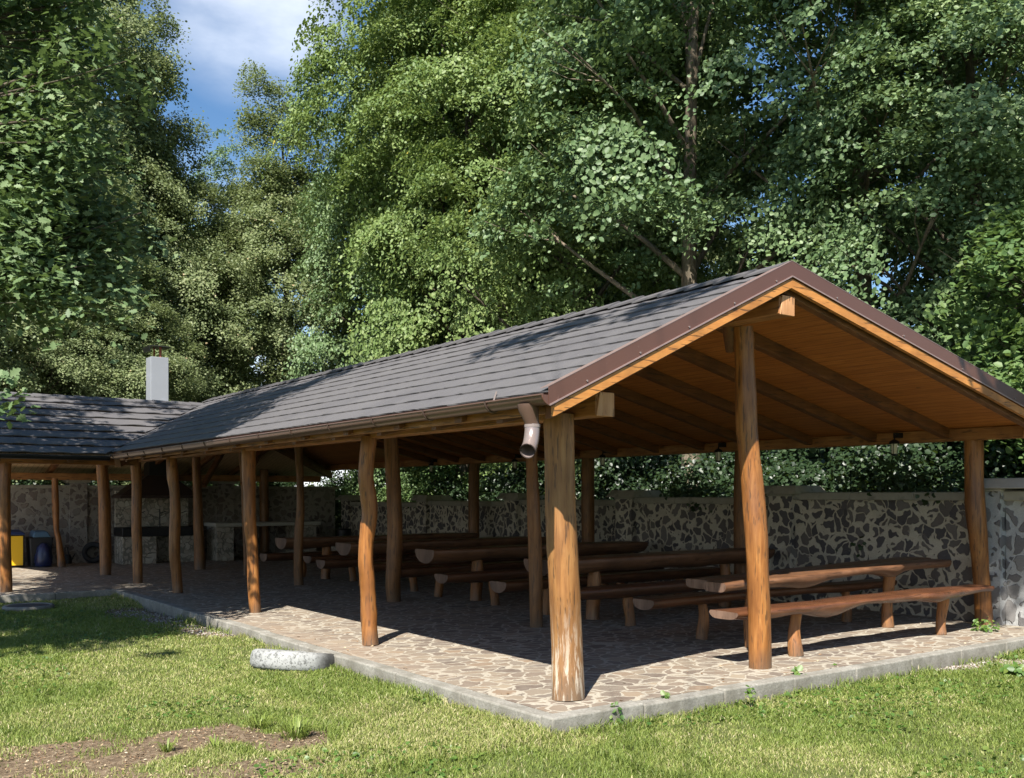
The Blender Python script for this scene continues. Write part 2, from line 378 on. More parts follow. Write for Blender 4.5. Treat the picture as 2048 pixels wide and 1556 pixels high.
def mat_bark(name, c0, c1):
    m = NM(name); v = m.coord('Object', (1,1,.25)); n = m.noise(v, 16, 6, .7, .6); b = m.noise(m.coord('Object'), 2, 3, .5)
    c = m.ramp(n.outputs['Fac'], [(.35, c0), (.65, c1)]); c = m.mix(m.ramp(b.outputs['Fac'], [(.4, 0.0), (.7, .5)]), c, (.09,.10,.06))
    return m.done(m.bsdf(c, .9, 0, .2, m.bump(n.outputs['Fac'], .9, .03)))
M['bark'] = mat_bark('tree_bark', (.045,.035,.027), (.15,.12,.09))
M['bark_pale'] = mat_bark('pale_tree_bark', (.12,.09,.065), (.28,.23,.17))

# ------------------------------------------------------------------ value noise for numpy
_rng = np.random.RandomState(5); _tab = _rng.rand(256, 256)
def vnoise(x, y, s):
    x = np.asarray(x) * s + 100.3; y = np.asarray(y) * s + 77.7
    xi = np.floor(x).astype(int); yi = np.floor(y).astype(int); fx = x - xi; fy = y - yi
    fx = fx * fx * (3 - 2 * fx); fy = fy * fy * (3 - 2 * fy)
    a = _tab[xi % 256, yi % 256]; b = _tab[(xi+1) % 256, yi % 256]; c = _tab[xi % 256, (yi+1) % 256]; d = _tab[(xi+1) % 256, (yi+1) % 256]
    return (a * (1-fx) + b * fx) * (1-fy) + (c * (1-fx) + d * fx) * fy
def sstep(a, b, x):
    t = np.clip((x - a) / (b - a), 0, 1); return t * t * (3 - 2 * t)

# ------------------------------------------------------------------ ground
GZ = -.12
def ground_z(x, y):
    return GZ + (vnoise(x, y, .9) - .5) * .05 + (vnoise(x, y, 3.1) - .5) * .02
def seg_dist(x, y, ax, ay, bx, by):
    dx, dy = bx-ax, by-ay; t = np.clip(((x-ax)*dx + (y-ay)*dy) / (dx*dx+dy*dy), 0, 1)
    return np.hypot(x - ax - t*dx, y - ay - t*dy)
PB = [onz(*p, GZ) for p in ((-100,1545), (200,1510), (430,1475), (600,1490), (640,1470))]
PB2 = [onz(*p, GZ) for p in ((-60,1600), (300,1560), (640,1535))]
PG = [onz(*p, GZ) for p in ((255,1218), (330,1240), (440,1272))]
PR = [onz(*p, GZ) for p in ((1870,1335), (1990,1325), (2150,1330))]
def bareness(x, y):
    x = np.asarray(x, float); y = np.asarray(y, float); w = (vnoise(x, y, 2.3) - .5) * .35 + (vnoise(x, y, 7) - .5) * .2
    def poly(P, r):
        d = np.full(x.shape, 9.0)
        for a, b in zip(P[:-1], P[1:]): d = np.minimum(d, seg_dist(x, y, a.x, a.y, b.x, b.y))
        return 1 - sstep(r * .55, r * 1.25, d + w)
    g = poly([PB[0], PB[1]], .48)
    for k, r in ((1, .36), (2, .26), (3, .16)): g = np.maximum(g, poly([PB[k], PB[k+1]], r))
    g = np.maximum(g, poly(PB2, .24)*.72)
    g = np.maximum(g, poly(PG, .30)); g = np.maximum(g, poly(PR, .16))
    return g
# fine sheet near the shelter plus wide skirt: one sheet
def gaxis(lo, hi, step, far):
    a = list(np.arange(lo, hi + 1e-6, step)); out = []; d = step
    x = lo
    left = []
    while x > -far: d *= 1.45; x -= d; left.append(x)
    right = []; d = step; x = a[-1]
    while x < far: d *= 1.45; x += d; right.append(x)
    return np.array(left[::-1] + a + right)
gx = gaxis(-8, 9, .09, 900); gy = gaxis(-6, 12, .09, 900)
GXm, GYm = np.meshgrid(gx, gy, indexing='ij')
near = (GXm > -8.5) & (GXm < 9.5) & (GYm > -6.5) & (GYm < 12.5)
GZm = np.where(near, ground_z(GXm, GYm), GZ - .03)
GZm = np.where((GXm > -.05) & (GYm > -.05) & near, GZ - .05, GZm)
nx, ny = GXm.shape
idx = np.arange(nx * ny).reshape(nx, ny)
q = np.stack([idx[:-1,:-1], idx[1:,:-1], idx[1:,1:], idx[:-1,1:]], -1).reshape(-1)
bare = np.where(near, bareness(GXm, GYm), 0)
gr = npmesh('ground', np.stack([GXm, GYm, GZm], -1).reshape(-1, 3), 4, q, M['ground'], attr={'bare': bare.ravel()})
gr['kind'] = 'structure'
gr.data.polygons.foreach_set('use_smooth', [True] * len(gr.data.polygons))

# ------------------------------------------------------------------ floor and kerb
WALLX = 7.25; WALLY = 18.25
fl = MB()
fl.box(.13, 7.9, .13, 18.6, -.3, 0); fl.build('paved_floor', M['flag'])['kind'] = 'structure'
fl = MB(); fl.box(-7, .13, 11.33, 18.6, -.3, -.0002); fl.build('paved_path', M['flag'])['kind'] = 'structure'
rk = random.Random(3)
kb = MB()
def kerb_run(p0, p1, n, inward):
    d = (p1 - p0) / n
    for i in range(n):
        a = p0 + d * (i + .004); b = p0 + d * (i + .996)
        dz = rk.uniform(-.008, .006); o = inward * .13; j = inward * rk.uniform(-.008, .004)
        lo = -.34
        vs = [a + j, b + j, b + o, a + o]
        vv = [(v.x, v.y, lo) for v in vs] + [(v.x, v.y, .004 + dz) for v in vs]
        kb.hexa(vv)
kerb_run(Vector((0, .13, 0)), Vector((0, 11.2, 0)), 11, Vector((1,0,0)))
kerb_run(Vector((8.4, 0, 0)), Vector((-.002, 0, 0)), 10, Vector((0,1,0)))
k = kb; 
kerb_run(Vector((.13, 11.2, 0)), Vector((-7, 11.2, 0)), 7, Vector((0,1,0)))
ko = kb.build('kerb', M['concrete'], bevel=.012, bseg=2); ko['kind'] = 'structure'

# ------------------------------------------------------------------ SHELTER
sh = empty('picnic_shelter', (3.6, 9, 0), 'long open timber picnic shelter on crooked log posts with dark stepped roof and brown gutter', 'picnic shelter')
RIDX = 2.42; RIDZ = 3.35; EAVX = -.04; EAVZ = 2.19; YG = -.04
SL = (RIDZ - EAVZ) / (RIDX - EAVX)
BX = 7.3; SR = .232
WRY = 13.6; WEY = 11.15; WEZ = 2.14; WRZ = RIDZ - .12
REARY = 18.75
def zl(x): return EAVZ + (x - EAVX) * SL
def zr(x): return RIDZ - (x - RIDX) * SR
SLW = (WRZ - WEZ) / (WRY - WEY)
def zwf(y): return WEZ + (y - WEY) * SLW
def zwr(y): return WRZ - (y - WRY) * ((WRZ - 2.04) / (REARY - WRY))
XL = -2.15
# valley in plan: where zl(x)=zwf(y)
def vy(x): return WEY + (zl(x) - WEZ) / SLW
def vx(y): return EAVX + (zwf(y) - EAVZ) / SL
rt = random.Random(11)
# left slope courses (stepped, each course a thin tilted sheet made of overlapping tiles)
NC = 10
def course_main():
    mb = MB(); dx = (RIDX - EAVX + .02) / NC; step = .014
    for c in range(NC):
        x0 = EAVX - .02 + c * dx; x1 = x0 + dx + .015
        y = YG + .01 + (c % 2) * .0; ymax0 = vy(max(x0, EAVX)); ymax1 = vy(x1)
        TW = .42; k = 0; yy = YG + .01 - (.21 if c % 2 else 0)
        while yy < max(ymax0, ymax1):
            a0 = max(yy, YG + .01); a1 = yy + TW
            seg = 5; vs = []
            lift = rt.uniform(-.0005, .0012)
            for s in range(seg + 1):
                t = s / seg; Y = a0 + (a1 - a0) * t
                wav = .0012 * math.sin(Y * 15) + rt.uniform(-.0006, .0006)
                yb = min(Y, ymax0); yt = min(Y, ymax1)
                jog = .0022 * t
                vs.append((x0 + rt.uniform(-.003, .003), yb, zl(x0) + step + lift + wav + jog))      # exposed lip
                vs.append((x0 + dx * .5, min(Y, (ymax0+ymax1)/2), zl(x0 + dx * .5) + step * .62 + lift + jog + .004*math.sin(Y*30)))
                vs.append((x1, yt, zl(x1) + .001 + jog * .3))
                vs.append((x0 + .004, yb, zl(x0) + step - .009 + lift + wav))
            fs = []
            for s in range(seg):
                b = s * 4; n = b + 4
                fs += [(b, n, n+1, b+1), (b+1, n+1, n+2, b+2), (b+3, n+3, n, b)]
            e = seg * 4; fs += [(e, e+3, e+2, e+1), (0, 1, 2, 3)]
            if a1 > a0 + .02 and a0 < ymax1: mb.add(vs, fs)
            yy += TW
    return mb
course_main().build('roof_covering', M['roof'], sh)
def course_wing():
    mb = MB(); NW = 8; dy = (WRY - WEY + .02) / NW; step = .030
    for c in range(NW):
        y0 = WEY - .02 + c * dy; y1 = y0 + dy + .015
        TW = .42; xx = XL - (.21 if c % 2 else 0)
        xm0 = vx(y0); xm1 = vx(y1)
        while xx < max(xm0, xm1):
            a0 = xx; a1 = xx + TW; seg = 4; vs = []; lift = rt.uniform(-.002, .006)
            for s in range(seg + 1):
                t = s / seg; X = a0 + (a1 - a0) * t; wav = .006 * math.sin(X * 13); jog = .006 * t
                vs.append((min(X, xm0), y0, zwf(y0) + step + lift + wav + jog))
                vs.append((min(X, (xm0+xm1)/2), y0 + dy*.5, zwf(y0+dy*.5) + step*.62 + lift + jog))
                vs.append((min(X, xm1), y1, zwf(y1) + .001 + jog*.3))
                vs.append((min(X, xm0), y0 + .005, zwf(y0) + step - .010 + lift + wav))
            fs = []
            for s in range(seg):
                b = s * 4; n = b + 4
                fs += [(b, b+1, n+1, n), (b+1, b+2, n+2, n+1), (b+3, b, n, n+3)]
            e = seg * 4; fs += [(e, e+1, e+2, e+3), (0, 3, 2, 1)]
            mb.add(vs, fs); xx += TW
    return mb
course_wing().build('wing_roof_covering', M['roof'], sh)
def slab_poly(pts, th):
    mb = MB(); n = len(pts); vs = [Vector(p) for p in pts] + [Vector(p) - Vector((0,0,th)) for p in pts]
    fs = [tuple(range(n)), tuple(reversed(range(n, 2*n)))] + [(i, n+i, n+(i+1) % n, (i+1) % n) for i in range(n)]
    return mb.add(vs, fs)
VX = vx(WRY); HX = 7.45
# rear slopes covering (seen only at their edges)
slab_poly([(RIDX, YG+.01, RIDZ+.012), (BX, YG+.01, zr(BX)+.012), (BX, REARY, zr(BX)+.012), (RIDX, WRY, RIDZ+.012)], .02).build('rear_roof_covering', M['roof'], sh)
slab_poly([(XL, WRY, WRZ+.012), (RIDX+.1, WRY, WRZ+.012), (BX, REARY, zwr(REARY)+.012), (XL, REARY, zwr(REARY)+.012)], .02).build('wing_rear_roof_covering', M['roof'], sh)
# ridge caps
rc = MB()
y = YG + .02
while y < WRY + .2:
    for (sx, fz) in ((-1, SL), (1, SR)):
        rc.hexa([(RIDX, y, RIDZ+.028), (RIDX+sx*.13, y, RIDZ+.03-.13*fz+.006), (RIDX+sx*.13, y+.36, RIDZ+.03-.13*fz-.008), (RIDX, y+.36, RIDZ+.02),
                 (RIDX, y, RIDZ+.052), (RIDX+sx*.13, y, RIDZ+.052-.13*fz+.004), (RIDX+sx*.13, y+.36, RIDZ+.036-.13*fz), (RIDX, y+.36, RIDZ+.036)])
    y += .34
rc.build('ridge_cap', M['roof'], sh)
rc = MB(); x = XL
while x < VX + .1:
    for (sy, fz) in ((-1, SLW), (1, .24)):
        rc.hexa([(x, WRY, WRZ+.03), (x+.36, WRY, WRZ+.022), (x+.36, WRY+sy*.13, WRZ+.02-.13*fz), (x, WRY+sy*.13, WRZ+.028-.13*fz),
                 (x, WRY, WRZ+.054), (x+.36, WRY, WRZ+.04), (x+.36, WRY+sy*.13, WRZ+.04-.13*fz), (x, WRY+sy*.13, WRZ+.052-.13*fz)])
    x += .34
rc.build('wing_ridge_cap', M['roof'], sh)
# ceilings (boards under the covering)
slab_poly([(EAVX+.03, YG+.03, zl(EAVX+.03)-.014), (RIDX, YG+.03, RIDZ-.014), (RIDX, WRY, RIDZ-.014), (EAVX+.03, WEY+.2, zl(EAVX+.03)-.014)], .03).build('ceiling', M['ceiling'], sh)
slab_poly([(RIDX+.002, YG+.03, RIDZ-.014), (BX-.03, YG+.03, zr(BX)-.014), (BX-.03, REARY-.05, zr(BX)-.014), (RIDX+.002, WRY, RIDZ-.014)], .03).build('ceiling', M['ceiling'], sh)
slab_poly([(XL, WRY, WRZ-.02), (RIDX, WRY, WRZ-.02), (BX-.1, REARY-.1, zwr(REARY)-.02), (XL, REARY-.1, zwr(REARY)-.02)], .03).build('ceiling', M['ceiling_bounce_lit'], sh)
slab_poly([(XL, WEY+.04, WEZ-.02), (EAVX, WEY+.04, WEZ-.02), (RIDX-.05, WRY-.01, WRZ-.02), (XL, WRY-.01, WRZ-.02)], .03).build('ceiling', M['ceiling_bounce_lit'], sh)

# gable flashing, barge board
def gable_strip(y0, y1, dtop, dbot, name, mat, xl=EAVX - .03, xr=BX + .03, bev=0):
    mb = MB()
    for (xa, xb, zf, s) in ((xl, RIDX, zl, 1), (RIDX, xr, zr, 2)):
        mb.hexa([(xa, y0, zf(xa)-dbot), (xb, y0, zf(xb)-dbot), (xb, y1, zf(xb)-dbot), (xa, y1, zf(xa)-dbot),
                 (xa, y0, zf(xa)-dtop), (xb, y0, zf(xb)-dtop), (xb, y1, zf(xb)-dtop), (xa, y1, zf(xa)-dtop)])
    return mb.build(name, mat, sh, bevel=bev)
fo = gable_strip(YG - .012, YG - .004, -.045, .075, 'gable_flashing', M['flash'])
lip = MB()
for (xa, xb, zf) in ((EAVX-.03, RIDX, zl), (RIDX, BX+.03, zr)):
    lip.bar((xa, YG-.016, zf(xa)-.079), (xb, YG-.016, zf(xb)-.079), .010, .010)
    lip.hexa([(xa, YG-.014, zf(xa)+.046), (xb, YG-.014, zf(xb)+.046), (xb, YG+.085, zf(xb)+.038), (xa, YG+.085, zf(xa)+.038),
              (xa, YG-.014, zf(xa)+.050), (xb, YG-.014, zf(xb)+.050), (xb, YG+.085, zf(xb)+.042), (xa, YG+.085, zf(xa)+.042)])
WO[fo.name] = WO[fo.name]
lip.build('flashing_lip', simple('flashing_edge_metal', (.30,.21,.19), .35, .3, .1), fo)
sc = MB()
for (xa, xb, zf) in ((EAVX, RIDX, zl), (RIDX, BX, zr)):
    n = 5
    for i in range(n):
        x = xa + (xb-xa)*(i+.6)/n
        sc = MB(); sc.tube([(x, YG-.013, zf(x)-.05), (x, YG-.020, zf(x)-.05)], .007, 8); sc.build('screw', M['spout'], fo)
gable_strip(YG - .008, YG + .03, .094, .172, 'barge_board', M['barge'], EAVX + .02)
# gable rafters and the inner ones
def rafter(y0, y1, top, bot, mat='rafter', xl=EAVX+.06, xr=BX-.05):
    mb = MB()
    mb.hexa([(xl, y0, zl(xl)-bot), (RIDX, y0, RIDZ-bot), (RIDX, y1, RIDZ-bot), (xl, y1, zl(xl)-bot), (xl, y0, zl(xl)-top), (RIDX, y0, RIDZ-top), (RIDX, y1, RIDZ-top), (xl, y1, zl(xl)-top)])
    a = mb.build('rafter', M[mat], sh, bevel=.004)
    mb = MB(); x0 = RIDX + .002
    mb.hexa([(x0, y0, RIDZ-bot), (xr, y0, zr(xr)-bot), (xr, y1, zr(xr)-bot), (x0, y1, RIDZ-bot), (x0, y0, RIDZ-top), (xr, y0, zr(xr)-top), (xr, y1, zr(xr)-top), (x0, y1, RIDZ-top)])
    b = mb.build('rafter', M[mat], sh, bevel=.004)
rafter(.03, .11, .052, .20, xr=7.0)
for i in range(13): rafter(1.15 + i * .96, 1.25 + i * .96, .046, .165, xr=6.95)
# purlin-side blocking and fascia along the eave
bm_ = MB(); bm_.box(.52, .68, .16, WEY + 3.4, 2.07, 2.235); fb = bm_.build('front_beam', M['beam'], sh, bevel=.008)
bm_ = MB(); bm_.box(6.80, 6.96, .30, 18.0, 2.135, 2.275); bm_.build('rear_beam', M['beam'], sh, bevel=.008)
bm_ = MB(); bm_.box(2.33, 2.50, -.0, WRY, 2.965, 3.115); bm_.build('ridge_beam', M['beam'], sh, bevel=.008)
# slanted sawn ends of the three beams
def beam_end(x0, x1, y, z0, z1, sl=.06):
    mb = MB(); mb.hexa([(x0, y-.001, z0), (x1, y-.001, z0), (x1, y+.012, z0), (x0, y+.012, z0), (x0+.03, y-.001, z1), (x1, y-.001, z1), (x1, y+.012, z1), (x0+.03, y+.012, z1)])
    return mb
beam_end(.515, .685, .148, 2.066, 2.24).build('beam_end', M['endgrain'], fb, bevel=.004)
beam_end(2.325, 2.505, -.012, 2.96, 3.12).build('beam_end', M['endgrain'], sh, bevel=.004)
beam_end(6.795, 6.965, .289, 2.13, 2.28).build('beam_end', M['endgrain'], sh, bevel=.004)
# fascia board behind the gutter and rafter tails
fs_ = MB(); fs_.box(.075, .10, .1, WEY + .1, 2.06, 2.17); fs_.build('fascia_board', M['beam'], sh, bevel=.003)
for i in range(12):
    mb = MB(); yy = .72 + i * .93; mb.hexa([(.10, yy, 2.03), (.5, yy, 2.12), (.5, yy+.08, 2.12), (.10, yy+.08, 2.03), (.10, yy, 2.14), (.5, yy, 2.3), (.5, yy+.08, 2.3), (.10, yy+.08, 2.14)])
    mb.build('rafter_tail', M['rafter'], sh, bevel=.004)
# wing beams and rafters
bm_ = MB(); bm_.box(XL, .5, 11.78, 11.94, 2.0, 2.12); bm_.build('wing_front_beam', M['beam_x'], sh, bevel=.006)
bm_ = MB(); bm_.box(XL, 6.7, 18.02, 18.16, 1.84, 1.99); bm_.build('wing_rear_beam', M['beam_x'], sh, bevel=.006)
bm_ = MB(); bm_.box(XL, 2.3, 13.9, 14.04, 2.78, 2.93); bm_.build('wing_ridge_beam', M['beam_x'], sh, bevel=.006)
for i in range(11):
    x = -5.8 + i * 1.02
    if x < XL: continue
    mb = MB(); mb.hexa([(x, WRY, WRZ-.17), (x+.09, WRY, WRZ-.17), (x+.09, REARY-.15, zwr(REARY)-.15), (x, REARY-.15, zwr(REARY)-.15), (x, WRY, WRZ-.052), (x+.09, WRY, WRZ-.052), (x+.09, REARY-.15, zwr(REARY)-.045), (x, REARY-.15, zwr(REARY)-.045)])
    mb.build('rafter', M['rafter'], sh, bevel=.004)
    if x < .2:
        mb = MB(); mb.hexa([(x, WEY+.1, zwf(WEY+.1)-.17), (x+.09, WEY+.1, zwf(WEY+.1)-.17), (x+.09, WRY, WRZ-.17), (x, WRY, WRZ-.17), (x, WEY+.1, zwf(WEY+.1)-.052), (x+.09, WEY+.1, zwf(WEY+.1)-.052), (x+.09, WRY, WRZ-.052), (x, WRY, WRZ-.052)])
        mb.build('rafter', M['rafter'], sh, bevel=.004)
# hip / valley rafters
mb = MB(); mb.bar((RIDX, WRY, WRZ-.16), (7.1, 18.3, 2.02), .1, .15); mb.build('hip_rafter', M['rafter'], sh)
mb = MB(); mb.hexa([(RIDX-.02, WRY-.02, WRZ-.12), (RIDX+.02, WRY-.02, WRZ-.12), (BX+.02, REARY-.02, 1.95), (BX-.02, REARY-.02, 1.95), (RIDX-.02, WRY-.02, RIDZ-.03), (RIDX+.02, WRY-.02, RIDZ-.03), (BX+.02, REARY-.02, zr(BX)-.03), (BX-.02, REARY-.02, zr(BX)-.03)]); mb.build('hip_board', M['rafter'], sh)
mb = MB(); mb.bar((.05, WEY+.15, 2.03), (RIDX, WRY, WRZ-.12), .1, .15); mb.build('valley_rafter', M['rafter'], sh)
# diagonal braces seen under the far roof
for (x, yy) in ((2.6, 12.6), (2.6, 14.8)):
    mb = MB(); mb.bar((x, yy, 1.7), (x + .9, yy + .9, 2.75), .09, .09); mb.build('brace', M['rafter'], sh)

# gutters
def half_pipe(p0, p1, r, sag=0, n=12, th=.004):
    mb = MB(); p0 = Vector(p0); p1 = Vector(p1); d = (p1-p0).normalized(); s = Vector((d.y, -d.x, 0)); m = 10
    for rr, flip in ((r, 0), (r - th, 1)):
        vs = []; fs = []
        for i in range(m+1):
            p = p0.lerp(p1, i/m) + Vector((0,0,-sag*math.sin(math.pi*i/m)))
            for k in range(n+1):
                a = math.pi + math.pi * k / n; vs.append(p + s * (math.cos(a)*rr) + Vector((0,0,math.sin(a)*rr)))
        for i in range(m):
            for k in range(n):
                q_ = (i*(n+1)+k, i*(n+1)+k+1, (i+1)*(n+1)+k+1, (i+1)*(n+1)+k); fs.append(q_ if flip else tuple(reversed(q_)))
        mb.add(vs, fs, True)
    for sg in (-1, 1): mb.tube([p0 + s*sg*r, p1 + s*sg*r], .008, 8)
    return mb
GXc, GZc, GR = -.055, 2.165, .062
gt = half_pipe((GXc, YG-.005, GZc), (GXc, WEY-.1, GZc-.03), GR, .008)
g_o = gt.build('gutter', M['gutter'], sh)
ec = MB(); vs = [(GXc, YG-.008, GZc)]
for k in range(17):
    a = math.pi + math.pi*k/16; vs.append((GXc + math.cos(a)*(GR+.006), YG-.008, GZc + math.sin(a)*(GR+.006)))
ec.add(vs + [(x, y_+.012, z) for x, y_, z in vs], [(0, i, i+1) for i in range(1, 17)] + [(17, 18+i, 17+i) for i in range(1, 17)] + [(i, 17+i, 18+i, i+1) for i in range(1, 17)])
ec.tube([(v[0], v[1], v[2]) for v in vs[1:]], .006, 8)
ec.build('end_cap', M['flash'], g_o)
drip = MB(); drip.hexa([(GXc+.055, YG, GZc+.002), (GXc+.065, YG, GZc+.002), (GXc+.065, WEY, GZc-.02), (GXc+.055, WEY, GZc-.02), (EAVX-.005, YG, EAVZ+.004), (EAVX+.012, YG, EAVZ+.006), (EAVX+.012, WEY, EAVZ-.0), (EAVX-.005, WEY, EAVZ-.004)])
drip.build('drip_edge', M['flash'], g_o)
for i in range(13):
    yy = .62 + i*.86; b = MB(); pts = []
    for k in range(11):
        a = math.pi*.98 + math.pi*1.04*k/10; pts.append((GXc + math.cos(a)*(GR+.008), yy, GZc - .002*i*.9 + math.sin(a)*(GR+.008)))
    b.tube(pts, .0075, 6); b.build('gutter_bracket', M['bracket'], g_o)
st = MB(); st.bar((GXc-GR, .52, GZc+.0), (GXc+.06, .66, GZc+.085), .012, .004); st.build('gutter_strap', M['spout'], g_o)
wg = half_pipe((XL, WEY-.055, 2.11), (-.12, WEY-.055, 2.11), .062)
wg.build('wing_gutter', M['black_metal'], sh)
# downspout: funnel and elbow
dy = .19
dsp = MB()
dsp.tube([(GXc-.0, dy, GZc-.045), (GXc+.0, dy, GZc-.075), (GXc+.02, dy, GZc-.15), (GXc+.03, dy, GZc-.185)], [.078, .074, .052, .05], 18, cap=False)
ds_o = dsp.build('downspout', M['gutter'], g_o)
el = MB(); pts = []; cx0 = GXc+.03; z0 = GZc-.18
for t in range(11):
    a = t/10*1.15; rr = .20
    off = rr*(1-math.cos(a)); pts.append((cx0 - off*.80, dy - off*.62, z0 - rr*math.sin(a)*1.02))
el.tube(pts, .0525, 20, cap=False); el.tube(pts, .0485, 20, cap=False)
el.tube([Vector(pts[-1]) + (Vector(pts[-2])-Vector(pts[-1]))*.35, Vector(pts[-1])], .0555, 20, cap=False)
el.tube([Vector(pts[0]), Vector(pts[0]) + Vector((0,0,-.02))], .056, 20, cap=False)
el.build('elbow_pipe', M['spout'], ds_o)

# ---- posts
def interp(prof, y):
    for a, b in zip(prof[:-1], prof[1:]):
        if a[2] <= y <= b[2]:
            t = (y-a[2])/(b[2]-a[2]); t = t*t*(3-2*t)*.5 + t*.5
            return a[0]+(b[0]-a[0])*t, a[1]+(b[1]-a[1])*t
    return prof[-1][:2] if y > prof[-1][2] else prof[0][:2]
def log_post(prof, mat='post', base=None, ztop=None, bumps=(), seed=0, n=20, name='post'):
    """prof: silhouette (left, right, y) pixels read at the post's own distance"""
    rr = random.Random(seed)
    l, r_, yb = prof[-1]
    B = base if base is not None else onz((l+r_)/2, yb, 0); B = Vector(B); Z = depth(B)
    pts = []; rad = []; N = 26; zt = ztop if ztop else (HY-prof[0][2])*Z/F + EYE
    ph = [rr.uniform(0, 6.28) for _ in range(6)]
    for i in range(N+1):
        z = zt * i / N; y = HY - (z-EYE)*F/Z
        a, b = interp(prof, y); c = (a+b)/2; w = (b-a)/2/F*Z
        X = (c - CX)/F*Z; dz = .02*math.sin(z*2.3+ph[0]) + .008*math.sin(z*6+ph[1])
        pts.append((CAM.x + DX*(Z+dz) + RX*X, CAM.y + DY*(Z+dz) + RY*X, z)); rad.append(w)
    def wob(an, i):
        z = zt*i/N
        v = 1 + .035*math.sin(an*2+ph[2]+z*.8) + .022*math.sin(an*3+ph[3]-z*1.7) + .012*math.sin(an*7+ph[4]+z*5)
        for (bz, ba, amp) in bumps: v += amp*math.exp(-((z-bz)/.05)**2 - ((math.atan2(math.sin(an-ba), math.cos(an-ba)))/.45)**2)
        return v
    mb = MB(); mb.tube(pts, rad, n, wob=wob)
    return mb.build(name, M[mat], sh, origin=(B.x, B.y, 0))
VA = math.atan2(CAM.y, CAM.x)
postA = log_post([(1088,1147,838),(1090,1148,900),(1091,1150,1000),(1094,1155,1090),(1097,1157,1130),(1100,1161,1200),(1103,1165,1300),(1103,1169,1398)], 'post_weathered', ztop=2.09, seed=1, n=28)
postD = log_post([(722,755,879),(719,750,917),(716,748,957),(721,755,1002),(724,756,1025),(720,752,1052),(717,746,1088),(716,746,1124),(719,750,1160),(721,750,1196),(721,752,1232),(725,757,1290)], 'post', ztop=2.09, seed=2, bumps=[(.45, 4.2, .22), (.3, 4.2, .22), (1.45, 5.5, .1)])
log_post([(482,511,900),(484,511,948),(488,512,993),(488,513,1042),(493,516,1110),(494,518,1155),(498,522,1225)], 'post', ztop=2.09, seed=3)
log_post([(333,353,916),(335,358,952),(341,360,984),(341,362,1020),(339,361,1065),(338,360,1110),(341,362,1146),(344,365,1186)], 'post', ztop=2.09, seed=4)
log_post([(261,281,923),(263,282,975),(264,283,1042),(268,286,1166)], 'post', ztop=2.09, seed=5)
log_post([(194,215,925),(197,220,1020),(201,223,1150)], 'post', ztop=2.4, seed=6)
log_post([(-2,21,920),(-1,21,1040),(0,22,1184)], 'post', ztop=2.02, seed=7)
log_post([(383,400,912),(386,404,975),(387,406,1020),(388,411,1139)], 'post_shaded', ztop=2.7, seed=8)
log_post([(588,605,898),(593,608,975),(593,610,1020),(588,607,1078),(588,607,1170)], 'post_shaded', ztop=2.97, seed=9)
log_post([(768,795,874),(770,799,935),(773,802,980),(775,805,1034),(773,805,1115),(771,801,1160),(773,802,1203)], 'post_shaded', ztop=2.97, seed=10, bumps=[(1.65, 4.2, .12)])
log_post([(1050,1074,860),(1052,1075,921),(1054,1080,1025),(1057,1084,1115),(1060,1085,1254)], 'post_shaded', ztop=2.97, seed=11)
postB = log_post([(1462,1504,646),(1467,1504,674),(1472,1509,730),(1471,1512,787),(1472,1514,848),(1478,1519,899),(1484,1527,961),(1486,1531,1012),(1491,1535,1099),(1493,1536,1131),(1496,1541,1224),(1497,1543,1335)], 'post', ztop=2.97, seed=12, n=26, bumps=[(2.86, 3.4, .25), (2.7, 3.2, .18), (1.1, 4.2, .05)])
log_post([(1929,1965,879),(1930,1965,961),(1929,1967,1012),(1932,1969,1045),(1937,1972,1076),(1945,1977,1131),(1950,1982,1178),(1952,1987,1252)], 'post', ztop=2.14, seed=13, base=onz(1967,1250,0))
log_post([(478,488,905),(483,493,980),(487,497,1140)], 'post_shaded', ztop=2.97, seed=14, base=Vector((2.55, 12.7, 0)))
log_post([(105,117,954),(104,117,1015),(107,117,1057),(112,123,1085),(115,131,1134)], 'post', ztop=1.86, seed=15)
for k, px in enumerate((1484, 1176, 948, 648, 556)):
    p = onx(px, 1000, 6.88); 
    if p.y > 18: p = Vector((5.2, 18.05, 0))
    Z = depth(p); w = .105*F/Z; cxp = CX + ((p.x-CAM.x)*RX + (p.y-CAM.y)*RY)/Z*F
    log_post([(cxp-w, cxp+w*1.05, 880), (cxp-w*1.1, cxp+w, 1000), (cxp-w, cxp+w*1.1, HY+EYE*F/Z)], 'post_shaded', ztop=2.14 if k < 4 else 1.85, seed=20+k, base=(p.x, p.y, 0))
# dark fork stub at the top of the gable post
fk = MB(); c = atdepth(1462, 668, depth((2.71,.52,0))); fk.tube([c + Vector((.06,.05,-.14)), c + Vector((.01,.02,0)), c + Vector((-.03,0,.10))], [.05,.062,.05], 12); fk.build('branch_stub', M['rafter'], postB)

